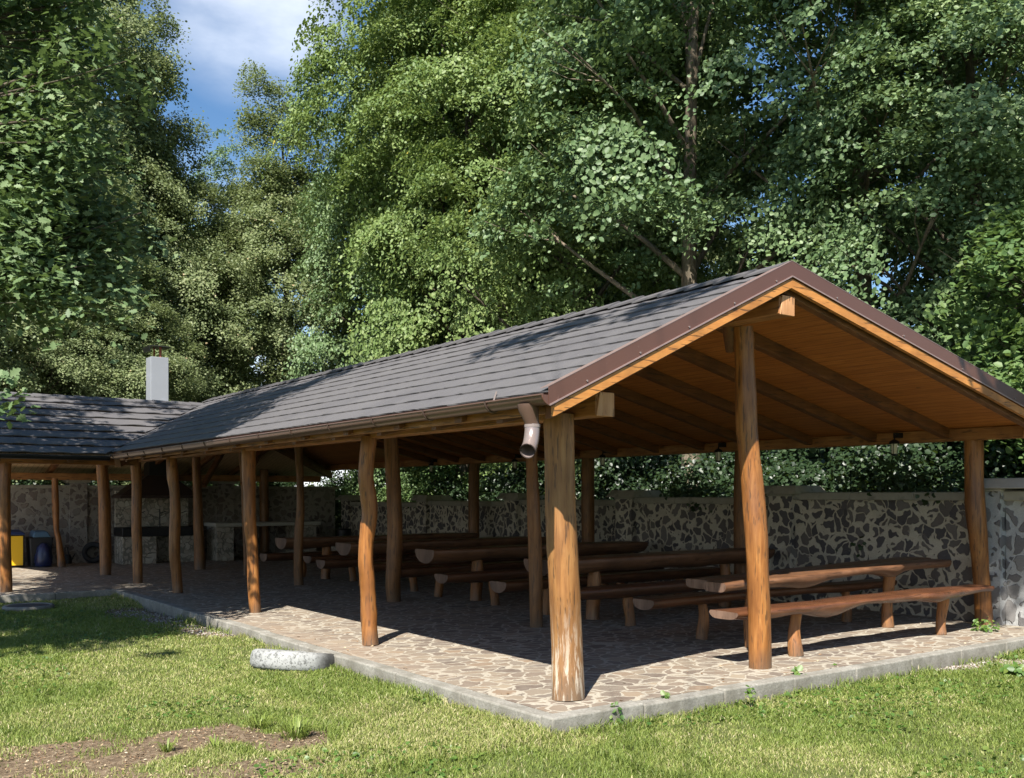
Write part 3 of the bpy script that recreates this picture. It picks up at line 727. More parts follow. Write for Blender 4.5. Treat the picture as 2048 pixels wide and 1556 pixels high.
# ------------------------------------------------------------------ wall lanterns on the rear beam
def lantern():
    t = empty('lantern', (0,0,0))
    a = MB(); a.box(-.10, 0, -.035, .035, .03, .09); a.tube([(-.06,0,.04), (-.09,0,.07), (-.12,0,.05), (-.13,0,.0)], .01, 8); a.build('bracket', M['black_metal'], t, origin=(0,0,0))
    a = MB(); a.tube([(-.13,0,.01), (-.13,0,-.015), (-.13,0,-.045)], [.012,.055,.062], 12); a.build('cap', M['black_metal'], t, origin=(0,0,0))
    a = MB(); a.tube([(-.13,0,-.045), (-.13,0,-.10), (-.13,0,-.17)], [.040,.036,.030], 14); a.build('glass_shade', M['glass'], t, origin=(0,0,0))
    a = MB()
    for k in range(4):
        an = k*math.pi/2+.4; a.bar((-.13+math.cos(an)*.048, math.sin(an)*.048, -.04), (-.13+math.cos(an)*.036, math.sin(an)*.036, -.175), .006, .006)
    a.tube([(-.13,0,-.168), (-.13,0,-.19)], [.04,.022], 12); a.build('cage', M['black_metal'], t, origin=(0,0,0))
    return t
LT = lantern()
lnames = ['small black lantern with pale glass hanging from the rear beam nearest the right end post', 'black lantern on the rear beam just left of the tall gable post', 'black lantern on the rear beam just right of the corner post', 'black lantern on the rear beam behind the downspout', 'black lantern on the rear beam farthest inside the shelter, deep in shade']
for i, (px, py) in enumerate(((1800,862), (1448,884), (1216,900), (1040,912), (872,920))):
    p = onx(px, py, 6.79); o = LT if i == 0 else copy_tree(LT); o.location = (6.80, p.y, 2.17)
    tag(o, lnames[i], 'lantern', 'lanterns along the rear beam')

# ------------------------------------------------------------------ walls
ws = empty('stone_wall', (WALLX, 9, 0), 'grey rubble stone wall with concrete coping running behind the log tables', 'stone wall')
tops = [1.54, 1.47, 1.42, 1.38, 1.34]
pc = [.85, 3.9, 7.15, 10.4, 13.8, 17.6]
def rough_box(x0, x1, y0, y1, z0, z1, amp, step, seed):
    """box whose -X and -Y faces are gently uneven"""
    mb = MB(); rr = random.Random(seed)
    ny_ = max(2, int((y1-y0)/step)); nz_ = max(2, int((z1-z0)/step)); nx_ = max(2, int((x1-x0)/step))
    def grid(nu, nv, fn, fl_=False):
        vs = [fn(i/nu, j/nv) for i in range(nu+1) for j in range(nv+1)]; fs = []
        for i in range(nu):
            for j in range(nv):
                f = (i*(nv+1)+j, (i+1)*(nv+1)+j, (i+1)*(nv+1)+j+1, i*(nv+1)+j+1); fs.append(tuple(reversed(f)) if fl_ else f)
        mb.add(vs, fs, True)
    def nz2(a, b): return (float(vnoise(a+seed, b, 3.5))-.5)*amp*2 + (float(vnoise(a, b+seed, 9))-.5)*amp
    grid(ny_, nz_, lambda u, v: (x0 + (nz2(y0+(y1-y0)*u, z0+(z1-z0)*v) if 0 < u < 1 else 0), y0+(y1-y0)*u, z0+(z1-z0)*v), True)
    grid(nx_, nz_, lambda u, v: (x0+(x1-x0)*u, y0 + (nz2(x0+(x1-x0)*u+40, z0+(z1-z0)*v) if 0 < u < 1 else 0), z0+(z1-z0)*v))
    mb.add([(x1,y0,z0),(x1,y1,z0),(x1,y1,z1),(x1,y0,z1)], [(0,1,2,3)]); mb.add([(x0,y1,z0),(x0,y1,z1),(x1,y1,z1),(x1,y1,z0)], [(0,1,2,3)]); mb.add([(x0,y0,z1),(x1,y0,z1),(x1,y1,z1),(x0,y1,z1)], [(0,1,2,3)])
    return mb
for i in range(5):
    y0 = pc[i] + (.10 if i == 0 else .2); y1 = pc[i+1] - .2
    rough_box(WALLX, WALLX+.35, y0, y1, -.3, tops[i]-.10, .02, .12, i+1).build('wall_panel', M['wall'], ws)
    c = MB(); nn = 3
    for k in range(nn):
        a = y0 + (y1-y0)*k/nn; b = y0 + (y1-y0)*(k+1)/nn - .003
        c.hexa([(WALLX-.06,a,tops[i]-.10),(WALLX+.42,a,tops[i]-.10),(WALLX+.42,b,tops[i]-.10),(WALLX-.06,b,tops[i]-.10),(WALLX-.045,a,tops[i]),(WALLX+.40,a,tops[i]+.01),(WALLX+.40,b,tops[i]+.01),(WALLX-.045,b,tops[i])])
    c.build('coping', M['coping'], ws, bevel=.008)
rough_box(WALLX+.02, WALLX+.35, -4.5, pc[0]-.12, -.3, 1.44, .03, .12, 9).build('wall_panel', M['pillar'], ws)
c = MB(); c.box(WALLX-.05, WALLX+.42, -4.5, pc[0]-.12, 1.44, 1.55); c.build('coping', M['coping'], ws, bevel=.01)
for i, y in enumerate(pc):
    h = (tops[max(0, min(i, 4))] if i else 1.53); hw = .2 if i else .115
    pm = rough_box(WALLX-.10, WALLX+.45, y-hw, y+hw, -.3, h+.02, .03, .09, 20+i)
    pl = pm.build('pillar', M['pillar'] if i == 0 else M['wall'], ws)
    c = MB(); zc = h+.05
    ya, yb_ = (y-.52, y+.17) if i == 0 else (y-.36, y+.36)
    c.hexa([(WALLX-.20,ya,zc),(WALLX+.55,ya,zc),(WALLX+.55,yb_,zc),(WALLX-.20,yb_,zc),(WALLX-.12,ya+.08,zc+.12),(WALLX+.47,ya+.08,zc+.12),(WALLX+.47,yb_-.08,zc+.12),(WALLX-.12,yb_-.08,zc+.12)])
    c.box(WALLX-.12, WALLX+.47, y-hw-.02, y+hw+.02, h+.018, zc+.003)
    c.build('pillar_cap', M['coping'] if i else simple('pale_cap_concrete', (.36,.34,.31), .9, 0, .2, 12, .4, .3), pl, bevel=.015, bseg=2)
w2 = empty('stone_wall', (0, WALLY, 0), 'pale rubble stone wall closing the far wing behind the bins and the leaning tyre', 'stone wall')
rough_box(-8, 7.2, WALLY, WALLY+.35, -.3, 1.66, .02, .14, 31).build('wall_panel', M['wall2'], w2)
c = MB(); 
for k in range(9): c.box(-8+k*1.7, -8+(k+1)*1.7-.004, WALLY-.03, WALLY+.4, 1.662, 1.73)
c.build('coping', M['coping'], w2, bevel=.006)
for x in (-3.2, .95, 4.3):
    rough_box(x-.18, x+.18, WALLY-.07, WALLY+.42, -.3, 1.78, .02, .1, 40).build('pillar', M['wall2'], w2)
    c = MB(); c.box(x-.25, x+.25, WALLY-.13, WALLY+.48, 1.782, 1.87); c.build('pillar_cap', M['coping'], w2, bevel=.015)

# ------------------------------------------------------------------ log tables and benches
def half_log(L, W, T, mode='log', seed=0, nseg=40, edge=.03):
    """top face at z=0, along +x from 0 to L, centred on y"""
    rr = random.Random(seed); ph = [rr.uniform(0, 6.28) for _ in range(8)]
    mb = MB(); prof_n = 12; rings = []
    for i in range(nseg+1):
        x = L*i/nseg; t = i/nseg
        wl = W/2*(1 + edge*6*(.35*math.sin(x*1.9+ph[0]) + .25*math.sin(x*4.7+ph[1]) + .12*math.sin(x*11+ph[2])))
        wr = W/2*(1 + edge*6*(.35*math.sin(x*1.6+ph[3]) + .25*math.sin(x*5.3+ph[4]) + .12*math.sin(x*12+ph[5])))
        th = T*(1 + edge*5*(.4*math.sin(x*2.3+ph[6]) + .3*math.sin(x*6.1+ph[7])))
        top = .006*math.sin(x*1.3+ph[1])
        if mode == 'slab': th *= 1 + .8*math.exp(-((x-L*.33)/.3)**2) + .55*math.exp(-((x-L*.72)/.16)**2); wl += .045*math.sin(x*3.1+ph[2])*math.sin(x*1.1) + .05*math.exp(-((x-L*.72)/.16)**2)
        ring = []
        for k in range(prof_n+1):
            a = math.pi*k/prof_n; cy = math.cos(a); sz = math.sin(a)
            if mode == 'slab': cy = math.copysign(abs(cy)**.45, cy) ; sz = abs(sz)**.6
            w = wr if cy > 0 else wl
            if mode == 'slab': w *= (1 - .25*sz*(.5+.5*math.sin(x*3+ph[2])))
            ring.append((x, cy*w, top - (0.02 if k in (0, prof_n) else .02) - sz*(th-.02)))
        ring.append((x, -wl+.012, top)); ring.append((x, -wl*.5, top+.001)); ring.append((x, 0, top+.002)); ring.append((x, wr*.5, top+.001)); ring.append((x, wr-.012, top))
        rings.append(ring)
    n = len(rings[0]); vs = [v for r_ in rings for v in r_]; fs = []
    for i in range(nseg):
        for k in range(n): fs.append((i*n+k, (i+1)*n+k, (i+1)*n+(k+1) % n, i*n+(k+1) % n))
    mb.add(vs, [tuple(reversed(f)) for f in fs], True)
    mb.sm = [True if True else False]*len(mb.sm)
    ends = (rings[0], rings[-1])
    return mb, ends
def leg_mb(x, y, ztop, r, seed, flare=0):
    rr = random.Random(seed); mb = MB(); pts = []; rad = []
    for i in range(9):
        t = i/8; pts.append((x+.012*math.sin(t*4+seed), y+.012*math.cos(t*5+seed), ztop*t)); rad.append(r*(1+.12*math.sin(t*5+seed*2)+flare*(1-t)**2))
    mb.tube(pts, rad, 14, wob=lambda an, i: 1+.06*math.sin(3*an+seed)+.03*math.sin(5*an+i*.5)); return mb
def seat_thing(name, L, W, T, H, legs, mode, seed, mtop, legr, nlogs=1, label=None, cat=None, group=None, slope=0, topname='seat', edge=.03):
    t = empty(name, (0,0,0), label, cat, group)
    for j in range(nlogs):
        mb, ends = half_log(L, W/nlogs if nlogs > 1 else W, T, mode, seed+j*7, edge=edge)
        off = (j-(nlogs-1)/2)*(W/nlogs)*.98; xo = j*.12
        mb.v = [(v[0]-L/2+xo, v[1]+off, v[2]+H+slope*(v[0]-L/2)) for v in mb.v]
        o = mb.build(topname, mtop, t, origin=(0,0,H))
        e = MB()
        for ring, fl_ in ((ends[0], False), (ends[1], True)):
            e = MB(); sx = -.0015 if not fl_ else .0015
            vs = [(v[0]-L/2+xo+sx, v[1]+off, v[2]+H+slope*(v[0]-L/2)) for v in ring]
            e.add(vs, [tuple(range(len(vs))) if not fl_ else tuple(reversed(range(len(vs))))])
            e.build('sawn_end', M['end_dull'], o)
    for k, (lx, ly) in enumerate(legs):
        leg_mb(lx-L/2, ly, H-T*.6 + slope*(lx-L/2), legr, seed*3+k+1, .25 if k == 0 else .1).build('leg', M['bench_leg'], t, origin=(lx-L/2, ly, 0))
    return t
M['end_dull'] = mat_log('dull_sawn_end_wood', [(.13,.075,.05), (.19,.115,.078), (.24,.155,.105)], .7, 'z', knots=False)
M['bench_wet'] = mat_log('glossy_bench_wood', [(.075,.028,.014), (.13,.052,.024), (.19,.082,.038)], .27, 'x')
# first set near the gable: live-edge boards
b1 = seat_thing('log_bench', 4.25, .34, .075, .485, [(1.0, 0), (3.42, 0)], 'slab', 3, M['bench_wet'], .054, 1, 'glossy live-edge log bench at the open gable end, half in sunlight', 'bench', 'log benches', edge=.075)
b1.location = (4.62, .74, 0); b1.rotation_euler = (0, 0, R(-.8))
b2 = seat_thing('log_bench', 4.1, .30, .10, .47, [(.85, 0), (3.3, 0)], 'log', 8, M['bench'], .05, 1, 'dark half-log bench on the wall side of the two-board table', 'bench', 'log benches')
b2.location = (4.75, 1.98, 0)
t1 = seat_thing('log_table', 3.9, .62, .085, .725, [(.75, .02), (3.15, .02)], 'slab', 5, M['table'], .062, 2, 'two-board live-edge table nearest the gable end beside the tall middle post', 'table', 'log tables', .016, 'tabletop', .04)
t1.location = (4.78, 1.36, 0); t1.rotation_euler = (0, 0, R(1.5))
# the round-bottomed half-log sets behind
T0 = seat_thing('log_table', 3.95, .52, .19, .76, [(.85, 0), (3.2, 0)], 'log', 12, M['table'], .075, 1, topname='tabletop')
B0 = seat_thing('log_bench', 3.95, .33, .13, .46, [(.85, 0), (3.2, 0)], 'log', 15, M['bench'], .055, 1)
def place(src, x, y, rz, first, label, cat, group):
    o = src if first else copy_tree(src); o.location = (x, y, 0); o.rotation_euler = (0,0,R(rz)); tag(o, label, cat, group)
names = ['second row of log tables from the gable', 'third row of log tables, its pale sawn end left of the downspout post', 'fourth row of log tables from the gable', 'fifth and farthest row of log tables']
tl = ['thick half-log table in the second row from the gable, right of the corner post', 'thick half-log table with pale rounded sawn end, third row from the gable', 'half-log table in the fourth row from the gable, behind the crooked front post', 'half-log table farthest inside, in front of the stone counter']
bl = [['half-log bench in front of the second-row table, seen beside the corner post', 'half-log bench behind the second-row table, its pale end left of the thin inner post'],
      ['half-log bench in front of the third-row table with one pale sawn end', 'half-log bench behind the third-row table right of the thick inner post'],
      ['half-log bench in front of the fourth-row table', 'half-log bench behind the fourth-row table'],
      ['half-log bench in front of the farthest table', 'half-log bench behind the farthest table, close to the stone counter']]
ys = [(3.91, 3.23, 4.62), (6.5, 5.9, 7.27), (8.85, 8.25, 9.5), (11.1, 10.5, 11.75)]
for i, (ty, ya, yb_) in enumerate(ys):
    j = [0, .05, -.05, -.12][i]
    place(T0, 4.83+j, ty, [.5,-.6,.8,-.5][i], i == 0, tl[i], 'table', 'log tables')
    place(B0, 4.80-j, ya, [-.5,.4,0,.6][i], i == 0, bl[i][0], 'bench', 'log benches')
    place(B0, 4.76+j, yb_, [180.4,180,179.5,180][i], False, bl[i][1], 'bench', 'log benches')

# ------------------------------------------------------------------ fireplace, counter, bins, tyres
fp = empty('barbecue_fireplace', (2.4, 17.4, 0), 'stone barbecue fireplace with dark metal hood and tall grey chimney through the far roof', 'fireplace')
FX0, FX1, FY0, FY1 = 1.6, 3.2, 17.05, 17.75
b = MB(); b.box(FX0, FX0+.72, FY0, FY1, 0, .60); b.box(FX1-.42, FX1, FY0, FY1, 0, .60); b.box(FX0+.72, FX1-.42, FY1-.15, FY1, 0, .60); b.build('base', M['rubble'], fp, bevel=.01)
b = MB(); b.box(FX0-.02, FX1+.02, FY0-.04, FY1, .602, .80); b.build('hearth_slab', M['black_metal'], fp, bevel=.01)
b = MB(); b.box(FX0, FX1, FY1-.12, FY1, .802, 1.6); b.build('back_wall', M['rubble'], fp)
b = MB(); b.hexa([(FX0-.05,FY0-.05,1.5),(FX1+.05,FY0-.05,1.5),(FX1+.05,FY1+.02,1.5),(FX0-.05,FY1+.02,1.5),(2.2,17.28,1.95),(2.72,17.28,1.95),(2.72,17.74,1.95),(2.2,17.74,1.95)]); b.box(FX0-.06, FX1+.06, FY0-.06, FY1+.03, 1.44, 1.498); b.build('hood', M['hood'], fp)
b = MB(); b.box(2.23, 2.69, 17.30, 17.72, 1.952, 2.4); b.build('flue', M['black_metal'], fp)
for x in (1.95, 2.4, 2.85):
    b = MB(); b.tube([(x,17.1,.8),(x,17.1,1.2)], .012, 8); b.tube([(x,17.1,1.1),(x+.14,17.12,1.15)], .008, 6); b.build('skewer_stand', M['black_metal'], fp)
b = MB(); b.box(2.27, 2.66, 17.32, 17.70, 2.402, 4.60); b.build('chimney', M['chimney'], fp, bevel=.006); ch = bpy.data.objects[b and fp.children[-1].name]
cp = MB()
cp.hexa([(2.20,17.26,4.83),(2.73,17.26,4.83),(2.73,17.76,4.83),(2.20,17.76,4.83),(2.30,17.40,4.87),(2.63,17.40,4.87),(2.63,17.62,4.87),(2.30,17.62,4.87)]); cp.hexa([(2.24,17.26,4.72),(2.26,17.26,4.72),(2.26,17.76,4.72),(2.24,17.76,4.72),(2.20,17.26,4.829),(2.215,17.26,4.829),(2.215,17.76,4.829),(2.20,17.76,4.829)])
cp.build('chimney_cap', M['black_metal'], ch)
cp = MB(); cp.tube([(2.5,17.4,4.60),(2.5,17.4,4.83)], .03, 8); cp.build('cap_support', M['rust'], ch); cp = MB(); cp.tube([(2.42,17.6,4.60),(2.42,17.6,4.83)], .02, 8); cp.build('cap_support', M['rust'], ch)

ct = empty('stone_counter', (4.7, 17.3, 0), 'long stone serving counter with pale slab top at the dark far end', 'counter')
b = MB(); b.box(3.65, 4.05, 17.0, 17.7, 0, .78); b.build('support', M['rubble'], ct, bevel=.01); b = MB(); b.box(5.6, 6.1, 17.0, 17.7, 0, .78); b.build('support', M['rubble'], ct, bevel=.01)
b = MB(); b.box(3.6, 6.2, 16.95, 17.75, .782, .87); b.build('countertop', M['slab_pale'], ct, bevel=.01)
# small dark bucket standing on a low block beside the counter
bk = empty('black_pot', (6.3, 15.9, 0), 'black cooking pot on a stone block in the shade near the counter', 'pot')
b = MB(); b.tube([(6.3,15.9,.42),(6.3,15.9,.5),(6.3,15.9,.70)], [.14,.17,.165], 18); b.build('pot_body', M['black_metal'], bk)
b = MB(); b.tube([(6.3,15.9,.70),(6.3,15.9,.72)], [.18,.16], 18); b.build('rim', M['black_metal'], bk)
b = MB(); b.box(6.05, 6.55, 15.7, 16.1, 0, .42); b.build('block', M['rubble'], bk, bevel=.01)

yb = empty('recycling_bin', (-.5, 17.6, 0), 'yellow front waste bin with dark blue lid against the far wall', 'bin')
b = MB(); b.box(-.74, -.27, 17.42, 17.9, .03, .68); b.build('body', M['black_plastic'], yb, bevel=.012)
b = MB(); b.box(-.70, -.30, 17.405, 17.418, .05, .66); b.build('front_panel', M['yellow'], yb, bevel=.004)
b = MB(); b.hexa([(-.76,17.39,.682),(-.25,17.39,.682),(-.25,17.92,.682),(-.76,17.92,.682),(-.72,17.44,.76),(-.29,17.44,.74),(-.29,17.88,.78),(-.72,17.88,.78)]); b.build('lid', M['blue_plastic'], yb, bevel=.015)
b = MB(); b.box(-.56, -.53, 17.398, 17.404, .50, .56); b.build('sticker', simple('white_sticker', (.7,.68,.6), .5), yb)
bb = empty('blue_bin', (0, 17.6, 0), 'dark bin with grey-blue lid and dark blue bag beside the yellow bin', 'bin')
b = MB(); b.hexa([(-.14,17.45,.0),(.24,17.45,.0),(.24,17.85,.0),(-.14,17.85,.0),(-.18,17.4,.62),(.28,17.4,.62),(.28,17.9,.62),(-.18,17.9,.62)]); b.build('body', M['black_plastic'], bb, bevel=.02)
b = MB(); b.hexa([(-.12,17.39,.622),(.24,17.39,.622),(.24,17.9,.622),(-.12,17.9,.622),(-.08,17.46,.74),(.18,17.46,.74),(.18,17.86,.76),(-.08,17.86,.76)]); b.build('lid', M['grey_blue'], bb, bevel=.02)
b = MB(); pts = [(.08,17.33,z) for z in (0.02,.1,.2,.3,.42,.5)]; b.tube(pts, [.14,.17,.165,.15,.13,.05], 16, wob=lambda an, i: 1+.12*math.sin(5*an+i)+.06*math.sin(9*an-i*2)); b.build('bag', M['blue_bag'], bb)

def tyre(name, R_, r_in, w, mat, label, cat, tread=True):
    t = empty(name, (0,0,0), label, cat)
    prof = [(r_in,-w*.34),(r_in+.02,-w*.42),((R_+r_in)/2,-w*.5),(R_-.035,-w*.47),(R_-.008,-w*.36),(R_,-w*.15),(R_,w*.15),(R_-.008,w*.36),(R_-.035,w*.47),((R_+r_in)/2,w*.5),(r_in+.02,w*.42),(r_in,w*.34),(r_in+.02,w*.3),((R_+r_in)/2,w*.38),(R_-.03,w*.3),(R_-.03,-w*.3),((R_+r_in)/2,-w*.38),(r_in+.02,-w*.3)]
    n = 150; vs = []; fs = []; m_ = len(prof)
    for i in range(n):
        a = 2*math.pi*i/n
        for k, (pr, pz) in enumerate(prof):
            d = 0
            if tread and k in (5,6): d = -.004 if (i // 2 + k) % 2 == 0 else .002
            vs.append((math.cos(a)*(pr+d), math.sin(a)*(pr+d), pz))
    for i in range(n):
        for k in range(m_): fs.append((i*m_+k, ((i+1) % n)*m_+k, ((i+1) % n)*m_+(k+1) % m_, i*m_+(k+1) % m_))
    mb = MB(); mb.add(vs, fs, True); mb.build('casing', mat, t, origin=(0,0,0)); return t
def mat_white_rubber():
    m = NM('white_painted_rubber'); v = m.coord('Object'); n = m.noise(v, 26, 6, .7); b_ = m.noise(v, 4, 4, .6); g = m.n('ShaderNodeNewGeometry')
    vr = m.vor(v, 38)
    sp = m.n('ShaderNodeSeparateXYZ'); c = m.n('ShaderNodeTexCoord'); m.l(c.outputs['Object'], sp.inputs[0])
    side = m.ramp(m.math('ADD', m.math('MULTIPLY', sp.outputs[0], 1.0), m.math('MULTIPLY', n.outputs['Fac'], .12)), [(.28, 0.0), (.40, 1.0)])
    worn = m.ramp(n.outputs['Fac'], [(.50, 0.0), (.62, .8)])
    pit = m.ramp(vr.outputs['Distance'], [(.14, .85), (.30, 0.0)])
    f = m.math('MAXIMUM', m.math('MAXIMUM', worn, pit), side)
    col = m.mix(f, (.29,.295,.285), (.05,.05,.047))
    return m.done(m.bsdf(col, .7, 0, .4, m.bump(n.outputs['Fac'], .5, .004)))
wt = tyre('tyre', .435, .26, .19, mat_white_rubber(), 'white painted old tyre sunk into the lawn beside the kerb', 'tyre')
cpos = atdepth(594, 1309, 9.45); 
Rv = Vector((RX, RY, 0)); Dv = Vector((DX, DY, 0)); up = (Vector((0,0,1)) + Dv*.165 + Rv*.07).normalized()
xa = (Rv - up*Rv.dot(up)).normalized(); ya = up.cross(xa)
wt.matrix_world = Matrix.Translation((cpos.x, cpos.y, -.088)) @ Matrix((xa, ya, up)).transposed().to_4x4()
so = MB(); nn = 40; so.add([(0,0,.0)] + [(math.cos(2*math.pi*i/nn)*.33, math.sin(2*math.pi*i/nn)*.33, .03) for i in range(nn)], [(0, 1+i, 1+(i+1) % nn) for i in range(nn)])
so.build('soil_filling', M['litter'], wt, origin=(0,0,0)); wt.children[-1].location = (0,0,0)
bt = tyre('tyre', .235, .125, .15, M['rubber'], 'black tyre leaning against the pale stone wall at the far end', 'tyre', False)
p = onz(181, 1124, 0); bt.rotation_euler = (R(82), 0, R(-14)); bt.location = (1.22, 18.02, .235)
# small dark tool leaning by the far post
tp = onz(135, 1127, 0)
tk = empty('watering_can', (tp.x, tp.y, 0), 'small dark watering can at the foot of the far bent post', 'watering can')
b = MB(); b.tube([(tp.x,tp.y,0),(tp.x,tp.y,.12),(tp.x,tp.y,.2)], [.09,.085,.06], 16); b.build('body', M['black_plastic'], tk)
b = MB(); b.tube([(tp.x+.02,tp.y,.19),(tp.x+.0,tp.y,.36),(tp.x-.05,tp.y,.36),(tp.x-.06,tp.y,.15)], .012, 8); b.build('handle', M['black_plastic'], tk)
b = MB(); b.tube([(tp.x+.07,tp.y,.06),(tp.x+.16,tp.y,.22)], [.018,.012], 8); b.build('spout', M['black_plastic'], tk)
# manhole in the lawn
mp_ = onz(57, 1217, GZ)
mh = empty('manhole_cover', (mp_.x, mp_.y, GZ), 'round dark manhole cover lying in the shaded lawn at left', 'manhole cover')
b = MB(); b.tube([(mp_.x,mp_.y,GZ-.03),(mp_.x,mp_.y,GZ+.045)], .27, 28); b.build('lid', M['iron_lid'], mh, bevel=.008)
b = MB(); b.tube([(mp_.x+.31*math.cos(t*.2094), mp_.y+.31*math.sin(t*.2094), GZ+.02) for t in range(31)], .035, 8); b.build('ring', M['concrete'], mh)

# ------------------------------------------------------------------ leaf geometry
LEAF_SIMPLE = np.array([(0,0,0),(.36,.30,.05),(.30,.70,.03),(0,1,-.08),(-.30,.70,.03),(-.36,.30,.05)], dtype=np.float32)
LF_SIMPLE = np.array([0,1,2,3, 0,3,4,5])
oh = [(0,0),(.10,.12),(.20,.22),(.12,.30),(.32,.44),(.18,.52),(.34,.70),(.15,.76),(.14,.92),(0,1)]
LEAF_OAK = np.array([(x, y, .03 - .1*y*y + .25*abs(x)*.3) for x, y in oh] + [(-x, y, .03 - .1*y*y + .25*abs(x)*.3) for x, y in oh[1:-1]] + [(0,.3,0),(0,.52,-.01),(0,.76,-.04)], dtype=np.float32)
def _oak_faces():
    # centre points: 18 (.3), 19 (.52), 20 (.76)
    Rr = list(range(0,10)); Ll = [0] + list(range(10,18)) + [9]; f = []
    for S, fl_ in ((Rr, 0), (Ll, 1)):
        for tri in ((S[0],S[1],18),(S[1],S[2],18),(S[2],S[3],18),(S[3],S[4],18),(S[4],S[5],19),(18,S[4],19),(S[5],S[6],19),(S[6],S[7],20),(19,S[6],20),(S[7],S[8],20),(S[8],S[9],20)):
            f += list(tri if not fl_ else reversed(tri))
    return np.array(f)
LF_OAK = _oak_faces()
def leaves(P, Nn, size, rng, shape='simple', tint=None, aspect=1.0):
    """P positions (n,3), Nn preferred normals (n,3), size (n,)"""
    n = len(P); base, fi, k = (LEAF_SIMPLE, LF_SIMPLE, 4) if shape == 'simple' else (LEAF_OAK, LF_OAK, 3)
    N = Nn / (np.linalg.norm(Nn, axis=1, keepdims=True) + 1e-9)
    t = rng.normal(size=(n,3)); t -= N * (t*N).sum(1, keepdims=True); t /= np.linalg.norm(t, axis=1, keepdims=True) + 1e-9
    s = np.cross(N, t)
    loc = base[None] * size[:,None,None]
    V = P[:,None] + s[:,None]*loc[:,:,0:1]*aspect + t[:,None]*loc[:,:,1:2] + N[:,None]*loc[:,:,2:3]
    nb = len(base); FI = (fi[None] + (np.arange(n)*nb)[:,None]).ravel()
    tt = np.repeat(tint if tint is not None else rng.rand(n), nb)
    return V.reshape(-1,3), FI, k, tt
def lump(dirs, ph):
    return 1 + .16*np.sin(dirs[:,0]*4+ph[0]+dirs[:,2]*3) + .14*np.sin(dirs[:,1]*5+ph[1]-dirs[:,2]*4) + .10*np.sin(dirs[:,2]*9+ph[2]+dirs[:,0]*5)
def crown_data(seed, H, Rad, zc, nclump, nleaf, lsize, crad=.75, flat=.32, shape='simple', inner=.45, tintbias=0.0, droop=.35, aspect=1.0, clearing=False):
    rng = np.random.RandomState(seed)
    d = rng.normal(size=(nclump,3)); d /= np.linalg.norm(d, axis=1, keepdims=True)
    ph = rng.rand(3)*6.28; rad = (inner + (1-inner)*rng.rand(nclump)**.55) * lump(d, ph)
    # widest a third of the way up, narrowing to the top
    C = d * rad[:,None]; z = C[:,2]; wid = np.clip(1.0 - .38*np.clip(z, 0, 1.3) - .10*np.clip(-z, 0, 1), .25, 1.1)
    C = np.stack([C[:,0]*Rad*wid, C[:,1]*Rad*wid, zc + C[:,2]*H/2], 1)
    if clearing:   # open the side towards the lawn so that the trunk shows
        f_ = -(C[:,0]*DX + C[:,1]*DY); sd_ = np.abs(C[:,0]*RX + C[:,1]*RY)
        bad = (f_ > -.4) & (sd_ < .75) & ((rng.rand(nclump) < .6) | (C[:,2] < 8.5)); C = C[~bad]; nclump = len(C)
    out = np.stack([C[:,0]/Rad, C[:,1]/Rad, (C[:,2]-zc)/(H/2)], 1)
    cn = out*.55 + np.array([0,0,1.0]) + rng.normal(size=(nclump,3))*.28; cn /= np.linalg.norm(cn, axis=1, keepdims=True)
    cr = crad * (.55 + .9*rng.rand(nclump))
    ci = rng.choice(nclump, size=nclump*nleaf, p=cr**2/(cr**2).sum())
    n = len(ci); a = rng.rand(n)*6.283; r = np.sqrt(rng.rand(n))*(1+.25*np.sin(a*3+ci)+.2*np.sin(a*7+ci*2.3)); h = rng.normal(size=n)*flat*.5
    N = cn[ci]; ref = np.tile(np.array([[.31,.95,.05]]), (n,1)); u = np.cross(N, ref); u /= np.linalg.norm(u, axis=1, keepdims=True)+1e-9; w = np.cross(N, u)
    rr = (r*cr[ci])[:,None]
    P = C[ci] + u*np.cos(a)[:,None]*rr + w*np.sin(a)[:,None]*rr + N*(h*cr[ci]*1.1)[:,None]
    P[:,2] -= droop * r**2 * cr[ci]
    Nn = N + out[ci]*.25 + rng.normal(size=(n,3))*.55
    ctint = rng.rand(nclump)
    tint = np.clip(.30*ctint[ci] + .55*rng.rand(n)**1.2 + tintbias + (rng.rand(n) > .985)*.3, 0, .999)
    size = lsize*(.65+.7*rng.rand(n))
    return P, Nn, size, rng, tint, C
def limbs(C, seed, H0, trunk_r, top, n_l=26, ls=1.0):
    rr = random.Random(seed); mb = MB(); pts = []; rad = []; ph = rr.uniform(0, 6)
    for i in range(15):
        t = i/14; pts.append((.18*math.sin(t*4+ph)*t*2, .18*math.cos(t*3+ph)*t*2, top*t - .1)); rad.append(trunk_r*(1-.82*t)*(1+.5*max(0,.08-t)*8))
    mb.tube(pts, rad, 12, wob=lambda an, i: 1+.08*math.sin(3*an+i*.4)+.05*math.sin(5*an))
    idx = list(range(len(C))); rr.shuffle(idx)
    for i in idx[:n_l]:
        c = Vector(C[i]); zt = max(H0*.8, min(top*.93, c.z - rr.uniform(.6, 2.2))); k = zt/top*14; k0 = int(min(13, max(0, k))); p0 = Vector(pts[k0])
        mid = p0.lerp(c, .55) + Vector((rr.uniform(-.2,.2), rr.uniform(-.2,.2), rr.uniform(-.1,.35))); r0 = max(.02, rad[k0]*.45)*ls
        mb.tube([p0, p0.lerp(mid, .5)+Vector((0,0,.05)), mid, mid.lerp(c, .5), c], [r0, r0*.75, r0*.5, r0*.32, r0*.12], 7)
        for _ in range(3):
            e = c + Vector((rr.uniform(-.7,.7), rr.uniform(-.7,.7), rr.uniform(-.4,.3))); mb.tube([mid.lerp(c,.4), mid.lerp(e,.75), e], [r0*.25, r0*.14, r0*.05], 5, cap=False)
    return mb
TREES = {}
